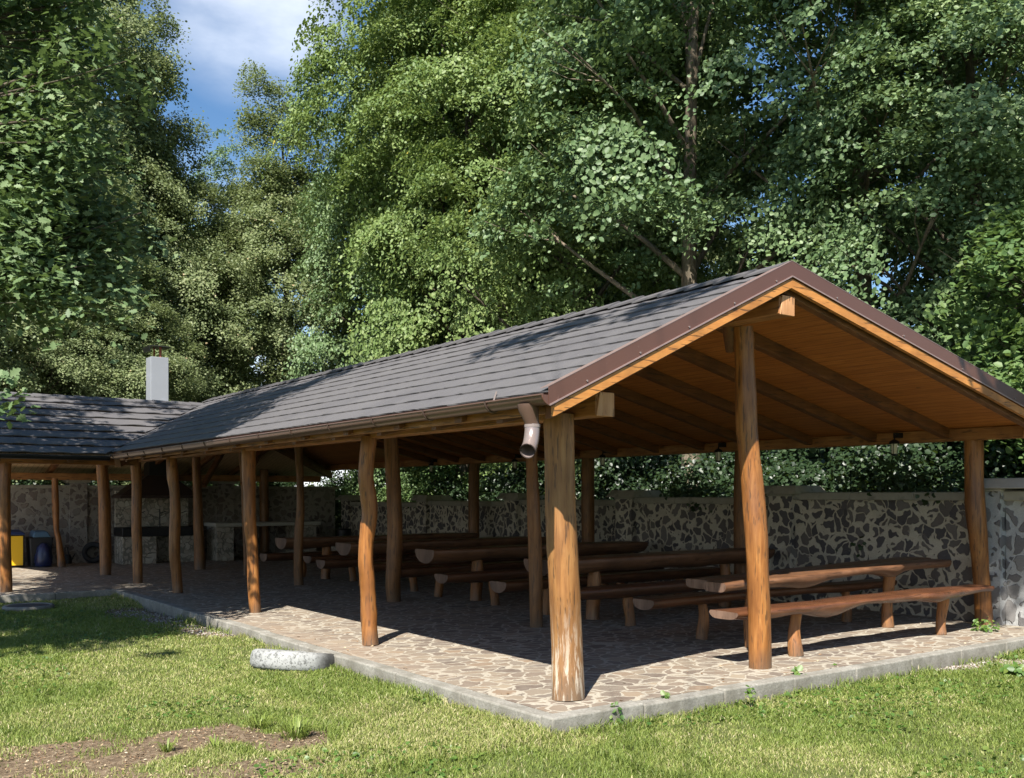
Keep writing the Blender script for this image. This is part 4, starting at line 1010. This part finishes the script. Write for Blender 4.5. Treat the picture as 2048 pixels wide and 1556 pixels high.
def make_tree(key, seed, H, Rad, zc, nclump, nleaf, lsize, mat, bark='bark', trunk_r=.2, label=None, group=None, name='tree', **kw):
    t = empty(name, (0,0,0))
    P, Nn, size, rng, tint, C = crown_data(seed, H, Rad, zc, nclump, nleaf, lsize, **kw)
    V, FI, k, tt = leaves(P, Nn, size, rng, kw.get('shape', 'simple'), tint, kw.get('aspect', 1.0))
    npmesh('crown', V, k, FI, M[mat], t, attr={'tint': tt})
    limbs(C, seed, zc-H/2, trunk_r, zc+H*.42).build('trunk', M[bark], t, origin=(0,0,0))
    TREES[key] = [t, False]; return t
make_tree('bright', 1, 13.5, 3.5, 8.6, 500, 460, .078, 'leaf_bright', 'bark', .18, crad=.62, flat=.17, droop=.42, aspect=.85)
make_tree('dark', 2, 12.5, 3.6, 9.2, 310, 330, .083, 'leaf_dark', 'bark_pale', .20, crad=.62, flat=.18, inner=.55)
make_tree('olive', 3, 14.0, 3.3, 8.4, 620, 400, .078, 'leaf_olive', 'bark', .2, crad=.5, flat=.5, droop=.2)
make_tree('mixed', 4, 12.0, 3.4, 7.6, 340, 330, .078, 'leaf_dark', 'bark', .17, crad=.58, flat=.22, tintbias=.1, inner=.6)
def put(key, px, Z, label, s=1.0, sz=1.0, rot=0.0, group='trees behind the shelter', dz=0.0, swap=None):
    src, used = TREES[key]; o = copy_tree(src) if used else src; TREES[key][1] = True
    p = atdepth(px, HY, Z); o.location = (p.x, p.y, GZ-.05+dz); o.rotation_euler = (0,0,rot); o.scale = (s, s, s*sz)
    tag(o, label, 'tree', group); return o
make_tree('trunk', 6, 12.5, 3.6, 9.6, 280, 330, .085, 'leaf_dark', 'bark_pale', .19, crad=.62, flat=.18, inner=.4, clearing=True)
put('trunk', 1388, 17.2, 'dark leafy tree whose pale brown trunk rises behind the roof left of the gable peak', 1, 1.05, 0)
put('dark', 1740, 16.6, 'dark green tree directly behind the right slope of the gable', .92, 1.05, 2.1)
put('mixed', 1980, 15.5, 'dark green tree at the right edge behind the stone wall pillar', .95, 1.0, 4.0)
put('bright', 1150, 21.0, 'green tree with layered boughs above the middle of the main roof', .95, 1.1, 5.1)
put('bright', 925, 23.5, 'bright sunlit tree with drooping layered boughs left of the roof middle', 1.0, 1.22, .4)
put('bright', 1010, 29.0, 'tall bright green tree rising behind the sunlit layered one', 1.1, 1.25, 3.3)
put('mixed', 800, 27, 'mid green tree bordering the right side of the sky gap', .85, 1.35, 2.7)
put('olive', 560, 30, 'grey-green tree below the open sky, between the two tall groups', .86, 1.0, 1.1)
put('olive', 285, 28, 'olive tree just left of the sky gap above the chimney', .82, 1.12, 3.0)
put('olive', 95, 26.5, 'tall olive tree with pale seed tufts left of the chimney', .95, 1.3, 5.4)
put('olive', -40, 24, 'dense olive tree above the far wing roof at the left edge', .85, .9, .9)
put('olive', 210, 24.5, 'lower olive tree rounded above the ridge of the far wing', .62, .9, 2.9)
put('mixed', 60, 36, 'dark green tree standing far behind the olive trees', 1.1, 1.1, 4.6)
put('olive', 1230, 29, 'tall dark tree standing deep behind the ridge of the main roof', 1.1, 1.2, 5.5)
put('mixed', 2160, 20, 'tall dark tree beyond the right edge of the stone wall', 1.1, 1.25, .2)
put('olive', 900, 37, 'tall grey-green tree far behind the layered bright one', 1.1, 1.2, 2.0)
put('mixed', 455, 41, 'small far tree whose crown tops out in the sky gap', .95, 1.22, 1.4)

# low bushes and ivy behind the walls
def bush_mesh(seed, mat, n=17000, ls=.058):
    rng = np.random.RandomState(seed); nc = 46
    C = rng.uniform(-1, 1, (nc,3)) * np.array([.7, 1.35, .85]) + np.array([0,0,1.15])
    ci = rng.randint(0, nc, n); d = rng.normal(size=(n,3)); d /= np.linalg.norm(d, axis=1, keepdims=True)
    P = C[ci] + d*(rng.rand(n)**.5)[:,None]*.42*np.array([1,1,.75]); P[:,2] = np.maximum(P[:,2], .02)
    Nn = d*.5 + np.array([-.3,-.2,.8]) + rng.normal(size=(n,3))*.5
    return leaves(P, Nn, ls*(.7+.6*rng.rand(n)), rng, 'simple', np.clip(.3*rng.rand(nc)[ci]+.7*rng.rand(n), 0, .99), 1.2), C
BUSH = {}
for key, seed, mat in (('a', 51, 'leaf_ivy_shaded'), ('b', 52, 'leaf_ivy_shaded'), ('c', 53, 'leaf_side')):
    t = empty('bush', (0,0,0)); (V, FI, k, tt), C = bush_mesh(seed, mat); npmesh('foliage', V, k, FI, M[mat], t, attr={'tint': tt})
    mb = MB(); rr = random.Random(seed)
    for i in range(14):
        c = Vector(C[i]); b0 = Vector((rr.uniform(-.2,.2), rr.uniform(-.5,.5), 0)); mb.tube([b0, b0.lerp(c,.5)+Vector((rr.uniform(-.1,.1),rr.uniform(-.1,.1),.1)), c], [.025,.016,.006], 6)
    mb.build('stems', M['bark_pale'], t, origin=(0,0,0)); BUSH[key] = [t, False]
def putbush(key, x, y, label, s=1.0, rot=0.0):
    src, used = BUSH[key]; o = copy_tree(src) if used else src; BUSH[key][1] = True
    o.location = (x, y, GZ); o.rotation_euler = (0,0,rot); o.scale = (s,s,s); tag(o, label, 'bush', 'bushes behind the stone walls')
pl_ = ['right of the end post', 'left of the end post', 'between the gable post and the end post', 'just right of the gable post', 'just left of the gable post', 'right of the corner post', 'behind the corner post', 'left of the downspout', 'right of the thick inner post', 'left of the thick inner post', 'near the far corner of the walls']
yy = [-.2, 1.6, 3.2, 5.0, 6.9, 8.9, 11.0, 13.2, 15.4, 17.6, 20.0]
for i, (w, y) in enumerate(zip(pl_, yy)):
    putbush(('b' if i % 4 == 1 else 'a') if i not in (8, 9) else 'c', 8.55 + .25*(i % 2), y, 'dark leafy bush behind the long stone wall, ' + w, 1.02 + .1*((i*7) % 3), .3*math.sin(i*3))
for i, (y, w) in enumerate(((-1.0, 'right of the pillar'), (2.2, 'beside the end post'), (5.4, 'beside the gable post'), (8.6, 'beside the corner post'), (11.8, 'beside the downspout'), (15.0, 'beside the thick inner post'), (18.6, 'near the wall corner'))):
    putbush('a', 10.6 + .3*(i % 2), y, 'taller dark bush, second row behind the long wall, ' + w, 1.75, .4*math.cos(i*2))
for i, (x, w) in enumerate(((-3.2, 'left of the yellow bin'), (-.9, 'above the yellow bin'), (1.4, 'above the leaning tyre'), (3.8, 'behind the fireplace hood'), (6.0, 'behind the stone counter'))):
    putbush('cabcb'[i], x, 19.9 + .4*(i % 2), 'leafy bush behind the far pale wall, ' + w, 1.0, 1.57 + .2*i)

# near oak at the left, its crown hanging into the frame; more trees stand beside and behind the camera
def oak(name, label, group, loc, clumps, nleaf, seed, trunk=True, lsize=.13, crad=.55, top=8.0, tr=.24, shape='oak', ls=1.0, sprig=()):
    t = empty(name, loc, label, 'tree', group); rng = np.random.RandomState(seed)
    C = np.array(clumps, float); nc = len(C)
    if len(sprig): C = np.concatenate([C, np.array(sprig)]); nc = len(C)
    cn = np.array([[0,0,1.0]]) + rng.normal(size=(nc,3))*.3
    cn /= np.linalg.norm(cn, axis=1, keepdims=True); cr = crad*(.7+.6*rng.rand(nc))
    if len(sprig): cr[-len(sprig):] = .17
    n = nc*nleaf; ci = rng.choice(nc, size=n, p=cr**2/(cr**2).sum())
    a = rng.rand(n)*6.283; r = np.sqrt(rng.rand(n))*(1+.3*np.sin(a*3+ci)); N = cn[ci]
    u = np.cross(N, np.tile([[.3,.95,.05]], (n,1))); u /= np.linalg.norm(u, axis=1, keepdims=True); w = np.cross(N, u); rr = (r*cr[ci])[:,None]
    P = C[ci] + u*np.cos(a)[:,None]*rr + w*np.sin(a)[:,None]*rr + N*(rng.normal(size=n)*.16)[:,None]; P[:,2] -= .4*r**2*cr[ci]
    Nn = N + rng.normal(size=(n,3))*.5 + np.array([-.15,-.2,.1])
    V, FI, k, tt = leaves(P, Nn, lsize*(.7+.6*rng.rand(n)), rng, shape, np.clip(.35*rng.rand(nc)[ci]+.6*rng.rand(n), 0, .99))
    npmesh('crown', V, k, FI, M['leaf_oak'], t, origin=loc, attr={'tint': tt})
    Cl = C - np.array(loc)
    mb = limbs(Cl, seed, 1.8, tr, top, min(40, nc), ls); mb.v = [(v[0]+loc[0], v[1]+loc[1], v[2]+loc[2]) for v in mb.v]
    mb.build('trunk', M['bark'], t, origin=loc); return t
rng = random.Random(21)
cl = []
# visible part: clumps filling the upper left of the view 8-11 m away
for _ in range(120):
    Z = rng.uniform(9.5, 13.0); px = rng.uniform(-420, 215); 
    py = rng.uniform(-260, 560)
    lim = 215 - max(0, (py-330))*.25 + 25*math.sin(py*.021)
    if px > lim - 40: px = lim - rng.uniform(40, 200)
    p = atdepth(px, py, Z)
    if p.z > 2.9: cl.append(tuple(p))
for _ in range(26):   # lower darker mass hanging at left
    Z = rng.uniform(9.5, 11.5); p = atdepth(rng.uniform(-60, 205), rng.uniform(380, 560), Z); cl.append(tuple(p))

SPRIG = [tuple(atdepth(px_, py_, 7.9)) for px_, py_ in ((18,800),(5,775))]
oak('oak_tree', 'near oak tree hanging dark lobed leaves into the upper left corner', None, (-6.3, 7.2, GZ), cl, 420, 31, sprig=SPRIG, lsize=.095)
# crown outside the frame that shades the far lawn and the far half of the roof
def shade_clumps(targets, n, tlo, thi, spread, seed):
    rr = random.Random(seed); out = []
    for _ in range(n):
        p = Vector(rr.choice(targets)); t = rr.uniform(tlo, thi)
        out.append((p.x - .67*t + rr.gauss(0, spread), p.y - .55*t + rr.gauss(0, spread), p.z + t))
    return out
tg = [(-1, 13, 2.6), (-2.5, 12.5, 2.6), (.5, 12.8, 2.8), (1.0, 10.8, 2.8), (1.8, 11.6, 3.0), (.3, 9.6, 2.5), (-1.2, 9.5, 0), (-1.8, 8.6, 0), (-1.0, 7.9, 0), (-2.3, 10, 0), (-.3, 9.2, 0), (1.9, 9.3, 3.1), (2.2, 8.0, 3.2), (-2.1, 7.3, 0), (-1.5, 6.7, 0), (-2.6, 6.4, 0), (-1.0, 6.9, 0), (-2.9, 8.0, 0)]
c2 = shade_clumps(tg, 60, 6.5, 9.0, .35, 5)
oak('oak_tree', 'second oak tree out of frame at left, its shadow dappling the lawn and far roof', None, (-8.2, 3.4, GZ), c2, 190, 32, crad=.5, top=8.5, shape='simple', lsize=.12)
tg = [(2.2, 1.2, 3.3), (2.0, 1.8, 3.2), (1.9, 2.4, 3.1), (1.6, 2.9, 3.0), (2.3, .8, 3.35)]
c3 = shade_clumps(tg, 7, 6.5, 7.5, .12, 6)
oak('oak_tree', 'third oak tree behind the viewpoint, shading the top of the roof near the gable', None, (-5.8, -6.2, GZ), c3 + [(-6,-6.5,7.5), (-5.2,-7,8), (-6.6,-5.6,7.2)], 110, 33, crad=.34, top=7.5, shape='simple', lsize=.11, tr=.15, ls=.3)
tg = [(6.9, .9, 1.3), (7.2, .8, .8), (7.2, 1.4, .6), (7.2, .4, 1.5), (5.5, -.05, 2.6), (6.4, -.05, 2.4), (7.2, 0, .3), (7.3, -.3, 1.0), (6.6, -.05, 2.5), (8.6, -.5, 2.8), (7.6, -.4, .1)]
c4 = shade_clumps(tg, 13, 6.5, 8.5, .22, 7)
oak('oak_tree', 'fourth oak tree out of frame at right, dappling the end post and stone pillar', None, (3.6, -6.4, GZ), c4, 150, 34, crad=.42, top=7.5, shape='simple', lsize=.11, tr=.15, ls=.3)
# shade on the right-hand trees comes from a tall tree further back on the lawn side
tg = [(9, 4, 6), (9, 6.5, 6.5), (9.5, 2.5, 5.5), (9.5, 7.5, 8), (10, 5, 9), (10, 1, 7), (9, 8, 5), (9, 3, 8)]
c5 = shade_clumps(tg, 16, 11, 13.5, .9, 8)
oak('oak_tree', 'fifth oak tree far behind the viewpoint, shading the dark trees above the gable', None, (.5, -5.4-4, GZ), c5, 200, 35, crad=.85, top=15, shape='simple', lsize=.16, tr=.3)
# right edge, light leaves on a nearer shrub-like tree
cr_ = []
for _ in range(34):
    Z = rng.uniform(11.5, 13.5); py = rng.uniform(430, 900); px = rng.uniform(1990 - (80 if py > 600 else 20), 2260); cr_.append(tuple(atdepth(px, py, Z)))
t = oak('walnut_tree', 'light green tree with larger leaves at the right edge behind the wall', 'trees behind the shelter', (atdepth(2230, HY, 13).x, atdepth(2230, HY, 13).y, GZ), cr_, 420, 36, crad=.5, top=4.8, shape='simple', lsize=.092, tr=.11)
for ch_ in t.children:
    if ch_.name.startswith('crown'): ch_.data.materials[0] = M['leaf_side']

# ------------------------------------------------------------------ grass
rng = np.random.RandomState(9)
def sample_lawn(n):
    x = rng.uniform(-7.5, 8.5, n); y = rng.uniform(-3.6, 11.15, n)
    Zc = (x-CAM.x)*DX + (y-CAM.y)*DY; xc = (x-CAM.x)*RX + (y-CAM.y)*RY
    ok = ~((x > -.01) & (y > -.01)) & (Zc > 4.6) & (np.abs(xc) < Zc*.62 + .4)
    pr = np.clip((9.0/np.maximum(Zc, 5))**1.6, .12, 1.6)/1.6
    ok &= rng.rand(n) < pr
    return x[ok], y[ok], Zc[ok]
x, y, Zc = sample_lawn(2700000)
bar = bareness(x, y); den = .30 + .70*sstep(.25, .55, vnoise(x, y, 1.6)*.6 + vnoise(x, y, 5)*.4)
tyd = np.hypot(x-cpos.x, y-cpos.y)
keep = (rng.rand(len(x)) < den*(1-bar)**1.6 + .28*(vnoise(x+4, y, 4)>.55) + .015) & (tyd > .44)
x, y, Zc = x[keep], y[keep], Zc[keep]
n = len(x); print('blades', n)
dry = sstep(.42, .64, vnoise(x, y, .95)*.6 + vnoise(x+9, y, 3.7)*.4)
edge = np.maximum(0, 1-np.minimum(np.where(y < 0, -y, 9), np.where(x < 0, -x, 9))/.12)
L = (.018 + .026*rng.rand(n)**1.5)*(1+.5*vnoise(x, y, 2.2))*(1-.25*dry)*(1+1.3*edge)*(1+.035*np.maximum(Zc-7, 0))
W = (.0017+.0015*rng.rand(n))*(1+.10*np.maximum(Zc-6, 0))
an = rng.rand(n)*6.283; lean = .25+.75*rng.rand(n); la = rng.rand(n)*6.283
zg = ground_z(x, y) - .004
sx, sy = np.cos(an)*W, np.sin(an)*W; lx, ly = np.cos(la)*L*lean, np.sin(la)*L*lean
V = np.empty((n,5,3), np.float32)
V[:,0] = np.stack([x-sx, y-sy, zg], 1); V[:,1] = np.stack([x+sx, y+sy, zg], 1)
V[:,2] = np.stack([x+sx*.8+lx*.35, y+sy*.8+ly*.35, zg+L*.6], 1); V[:,3] = np.stack([x-sx*.8+lx*.35, y-sy*.8+ly*.35, zg+L*.6], 1)
V[:,4] = np.stack([x+lx, y+ly, zg+L*(1-.25*lean)], 1)
base = (np.arange(n)*5)[:,None]
FI = np.concatenate([base+np.array([[0,1,2]]), base+np.array([[0,2,3]]), base+np.array([[3,2,4]])], 1).ravel()
tint = np.clip(.10+.45*rng.rand(n) + .38*dry*rng.rand(n)**.5 + (rng.rand(n) > .95)*.45 + .12*(vnoise(x, y, .5)-.5), 0, .999)
g = npmesh('lawn_grass', V.reshape(-1,3), 3, FI, M['grass'], attr={'tint': np.repeat(tint, 5)})
tag(g, 'short sunlit lawn grass with dry straw patches in front of the shelter', 'grass', kind='stuff')

# broadleaf clover patches in the lawn
n = 9000; x = rng.uniform(-6, 8, n*6); y = rng.uniform(-3, 10, n*6)
ok = ~((x > -.02) & (y > -.02)) & (vnoise(x+3, y+8, 1.3) > .6) & (bareness(x, y) < .75); x, y = x[ok][:n*3], y[ok][:n*3]; n = len(x)
P = np.stack([x, y, ground_z(x, y)+.012+.02*rng.rand(n)], 1); V, FI, k, tt = leaves(P, np.array([[0,0,1.0]])+rng.normal(size=(n,3))*.35, .018+.022*rng.rand(n), rng, 'simple', np.clip(rng.rand(n)*.9, 0, 1), 1.5)
g = npmesh('clover_patches', V, k, FI, M['weed'], attr={'tint': tt}); tag(g, 'small round clover leaves scattered low in the lawn', 'clover', kind='stuff')
# dead leaves on the bare soil
x = rng.uniform(-6, 8, 240000); y = rng.uniform(-3, 11, 240000); b_ = bareness(x, y); ok = ~((x > -.02) & (y > -.02)) & (rng.rand(len(x)) < b_*.9 + .006); x, y = x[ok], y[ok]; n = len(x)
P = np.stack([x, y, ground_z(x, y)+.006+.006*rng.rand(n)], 1); V, FI, k, tt = leaves(P, np.array([[0,0,1.0]])+rng.normal(size=(n,3))*.4, .007+.022*rng.rand(n)**2, rng, 'simple', rng.rand(n)**1.5, .6)
g = npmesh('leaf_litter', V, k, FI, M['litter'], attr={'tint': tt}); tag(g, 'brown dead leaf crumbs covering the bare soil patch', 'leaf litter', kind='stuff')
x = rng.uniform(.1, 7, 2600); y = rng.uniform(.1, 11, 2600); ok = (rng.rand(2600) < np.exp(-np.minimum(x, y)/.9)*.5 + .03); x, y = x[ok], y[ok]; n = len(x)
P = np.stack([x, y, np.full(n, .006)], 1); V, FI, k, tt = leaves(P, np.array([[0,0,1.0]])+rng.normal(size=(n,3))*.25, .012+.03*rng.rand(n)**2, rng, 'simple', rng.rand(n), .9)
g = npmesh('fallen_leaves', V, k, FI, M['litter'], attr={'tint': tt}); tag(g, 'few dry fallen leaves scattered over the edge of the paving', 'fallen leaves', kind='stuff')
# gravel along the kerb
OCT = np.array([(1,0,0),(0,1,0),(-1,0,0),(0,-1,0),(0,0,.8),(0,0,-.8)], np.float32); OF = np.array([0,1,4,1,2,4,2,3,4,3,0,4,1,0,5,2,1,5,3,2,5,0,3,5])
def seg_samples(Pp, wdt, n):
    out = []
    for _ in range(n):
        i = rng.randint(0, len(Pp)-1); t = rng.rand(); p = Pp[i].lerp(Pp[i+1], t); out.append((p.x+rng.normal()*wdt, p.y+rng.normal()*wdt))
    return np.array(out)
gp = np.concatenate([seg_samples(PG, .2, 2600), seg_samples(PR, .13, 1400)]); gp = gp[~((gp[:,0] > -.01) & (gp[:,1] > -.01))]; n = len(gp)
sz = .006+.012*rng.rand(n)**2; V = OCT[None]*sz[:,None,None]*(.7+.6*rng.rand(n,6,1)) + np.stack([gp[:,0], gp[:,1], ground_z(gp[:,0], gp[:,1])+.003], 1)[:,None]
g = npmesh('gravel', V.reshape(-1,3), 3, (OF[None]+(np.arange(n)*6)[:,None]).ravel(), M['pebble'], attr={'tint': np.repeat(rng.rand(n), 6)}); tag(g, 'loose grey gravel along the foot of the kerb', 'gravel', kind='stuff')

# weeds
def weed(px, py, z, label, r=.09, n=60, ls=.035, h=.12, mat='weed', cat='weed'):
    p = onz(px, py, z); t = empty('weed', (p.x, p.y, z), label, cat, 'weeds by the kerb')
    a = rng.rand(n)*6.283; rr_ = rng.rand(n)**.6; zz = rng.rand(n)*h
    P = np.stack([p.x+np.cos(a)*rr_*r, p.y+np.sin(a)*rr_*r, z+.01+zz*(1-.5*rr_)], 1)
    V, FI, k, tt = leaves(P, np.stack([np.cos(a)*.6-.3, np.sin(a)*.6-.3, np.ones(n)], 1)+rng.normal(size=(n,3))*.3, ls*(.6+.8*rng.rand(n)), rng, 'simple', rng.rand(n)*.95, 1.1)
    npmesh('leaves', V, k, FI, M[mat], t, origin=(p.x, p.y, z), attr={'tint': tt})
    mb = MB()
    for i in range(7):
        q_ = Vector(P[i]); mb.tube([(p.x+(q_.x-p.x)*.15, p.y+(q_.y-p.y)*.15, z-.01), (p.x*.4+q_.x*.6, p.y*.4+q_.y*.6, q_.z*.8+z*.2), q_], [.0025,.002,.001], 5)
    mb.build('stems', M['weed'], t, origin=(p.x, p.y, z))
weed(1592, 1372, -.10, 'bushy green weed against the kerb below the gable post', .085, 80, .05, .16)
weed(1226, 1448, -.11, 'small pale weed at the kerb right of the corner', .07, 60, .035, .15)
weed(1330, 1425, -.11, 'weed growing from the kerb joint between corner post and gable post', .06, 50, .04, .14)
weed(1500, 1392, -.02, 'tiny weed in the kerb just left of the gable post', .04, 26, .03, .07)
weed(1972, 1262, .0, 'yellowish weed at the foot of the right end post', .14, 90, .04, .16)
weed(2032, 1352, -.12, 'low broad-leaved weed at the right edge below the kerb', .14, 90, .05, .1)
weed(770, 1352, -.08, 'dark tiny weed on the kerb right of the white tyre', .035, 24, .035, .06)
weed(1668, 1342, -.05, 'single small sprig on the kerb right of the bushy weed', .03, 18, .035, .05)
# coarse grass tufts on the edge of the bare soil
def tuft(px, py, label, n=70, L0=.16, r=.08):
    p = onz(px, py, GZ); t = empty('grass_tuft', (p.x, p.y, GZ), label, 'grass tuft', 'coarse grass tufts')
    a = rng.rand(n)*6.283; V = np.empty((n,5,3), np.float32); L_ = L0*(.4+.6*rng.rand(n)); w_ = .004; bx = p.x+np.cos(a)*r*.4*rng.rand(n); by = p.y+np.sin(a)*r*.4*rng.rand(n); le = .3+.8*rng.rand(n)
    s1, s2 = -np.sin(a)*w_, np.cos(a)*w_; z0 = np.full(n, GZ)
    V[:,0] = np.stack([bx-s1,by-s2,z0],1); V[:,1] = np.stack([bx+s1,by+s2,z0],1)
    mx_, my_ = bx+np.cos(a)*L_*le*.45, by+np.sin(a)*L_*le*.45
    V[:,2] = np.stack([mx_+s1,my_+s2,z0+L_*.6],1); V[:,3] = np.stack([mx_-s1,my_-s2,z0+L_*.6],1); V[:,4] = np.stack([bx+np.cos(a)*L_*le, by+np.sin(a)*L_*le, z0+L_*(.85-.35*le)],1)
    base = (np.arange(n)*5)[:,None]; FI = np.concatenate([base+np.array([[0,1,2]]), base+np.array([[0,2,3]]), base+np.array([[3,2,4]])],1).ravel()
    npmesh('blades', V.reshape(-1,3), 3, FI, M['grass'], t, origin=(p.x,p.y,GZ), attr={'tint': np.repeat(.2+.4*rng.rand(n), 5)})
tuft(590, 1475, 'large coarse grass tuft at the right end of the bare soil', 110, .2, .25)
tuft(520, 1455, 'coarse grass tuft just left of the largest one', 60, .15, .2)
tuft(335, 1505, 'thin grass tuft in the middle of the bare soil', 40, .13)
tuft(430, 1500, 'sparse grass tuft on the brown soil below the larger tufts', 30, .14)
tuft(700, 1330, 'bright grass tuft behind the right end of the white tyre', 90, .13, .2)

# ------------------------------------------------------------------ light and sky
wd = bpy.data.worlds.new('World'); scene.world = wd; wd.use_nodes = True; nt = wd.node_tree; nt.nodes.clear()
sd = Vector((-.67, -.55, 1)).normalized(); elev = math.asin(sd.z); az = math.atan2(sd.x, sd.y)
sky = nt.nodes.new('ShaderNodeTexSky'); sky.sky_type = 'NISHITA'; sky.sun_disc = False; sky.sun_elevation = elev; sky.sun_rotation = az
sky.air_density = 1.0; sky.dust_density = .4; sky.ozone_density = 2.0
bg = nt.nodes.new('ShaderNodeBackground'); bg.inputs[1].default_value = .054; ow = nt.nodes.new('ShaderNodeOutputWorld')
tc = nt.nodes.new('ShaderNodeTexCoord'); mpn = nt.nodes.new('ShaderNodeMapping'); mpn.inputs['Scale'].default_value = (1,1,2.2); nt.links.new(tc.outputs['Generated'], mpn.inputs[0])
nz = nt.nodes.new('ShaderNodeTexNoise'); nz.inputs['Scale'].default_value = 2.6; nz.inputs['Detail'].default_value = 7; nz.inputs['Roughness'].default_value = .55; nt.links.new(mpn.outputs[0], nz.inputs['Vector'])
dt = nt.nodes.new('ShaderNodeVectorMath'); dt.operation = 'DOT_PRODUCT'; nt.links.new(tc.outputs['Generated'], dt.inputs[0]); dt.inputs[1].default_value = ray(500, 10).normalized()
def mth(op, a, b, clamp=False):
    n_ = nt.nodes.new('ShaderNodeMath'); n_.operation = op; n_.use_clamp = clamp
    for i, v in enumerate((a, b)):
        if isinstance(v, (int, float)): n_.inputs[i].default_value = v
        else: nt.links.new(v, n_.inputs[i])
    return n_.outputs[0]
lobe = mth('MULTIPLY', mth('SUBTRACT', dt.outputs['Value'], .9955), 300.0, True)
sep = nt.nodes.new('ShaderNodeSeparateXYZ'); nt.links.new(tc.outputs['Generated'], sep.inputs[0])
hor = mth('MULTIPLY', mth('SUBTRACT', .34, sep.outputs[2]), 3.0, True)
m1 = mth('MULTIPLY', mth('SUBTRACT', nz.outputs['Fac'], .42), 4.0, True)
m2 = mth('MULTIPLY', mth('SUBTRACT', nz.outputs['Fac'], .44), 6.0, True)
fac = mth('MAXIMUM', mth('MULTIPLY', mth('MULTIPLY', lobe, m1), .6), mth('MULTIPLY', mth('MULTIPLY', hor, m2), .95))
mx = nt.nodes.new('ShaderNodeMix'); mx.data_type = 'RGBA'; nt.links.new(fac, mx.inputs[0]); hs = nt.nodes.new('ShaderNodeHueSaturation'); hs.inputs['Saturation'].default_value = 1.18; hs.inputs['Value'].default_value = 1.3; nt.links.new(sky.outputs[0], hs.inputs['Color']); nt.links.new(hs.outputs[0], mx.inputs[6]); mx.inputs[7].default_value = (12.5, 13, 13.8, 1)
nt.links.new(mx.outputs[2], bg.inputs[0]); nt.links.new(bg.outputs[0], ow.inputs[0])
sl = bpy.data.lights.new('sun', 'SUN'); sl.energy = 5.0; sl.angle = R(.5); sl.color = (1, .95, .87); so_ = bpy.data.objects.new('sun', sl); COL.objects.link(so_)
so_.rotation_euler = sd.to_track_quat('Z', 'Y').to_euler(); so_.location = (0, 0, 30)

scene.view_settings.view_transform = 'Standard'; scene.view_settings.look = 'None'; scene.view_settings.gamma = 1; scene.view_settings.exposure = 1.2
scene.render.engine = 'CYCLES'
scene.cycles.max_bounces = 6; scene.cycles.diffuse_bounces = 2; scene.cycles.transmission_bounces = 3; scene.cycles.glossy_bounces = 2; scene.cycles.transparent_max_bounces = 4
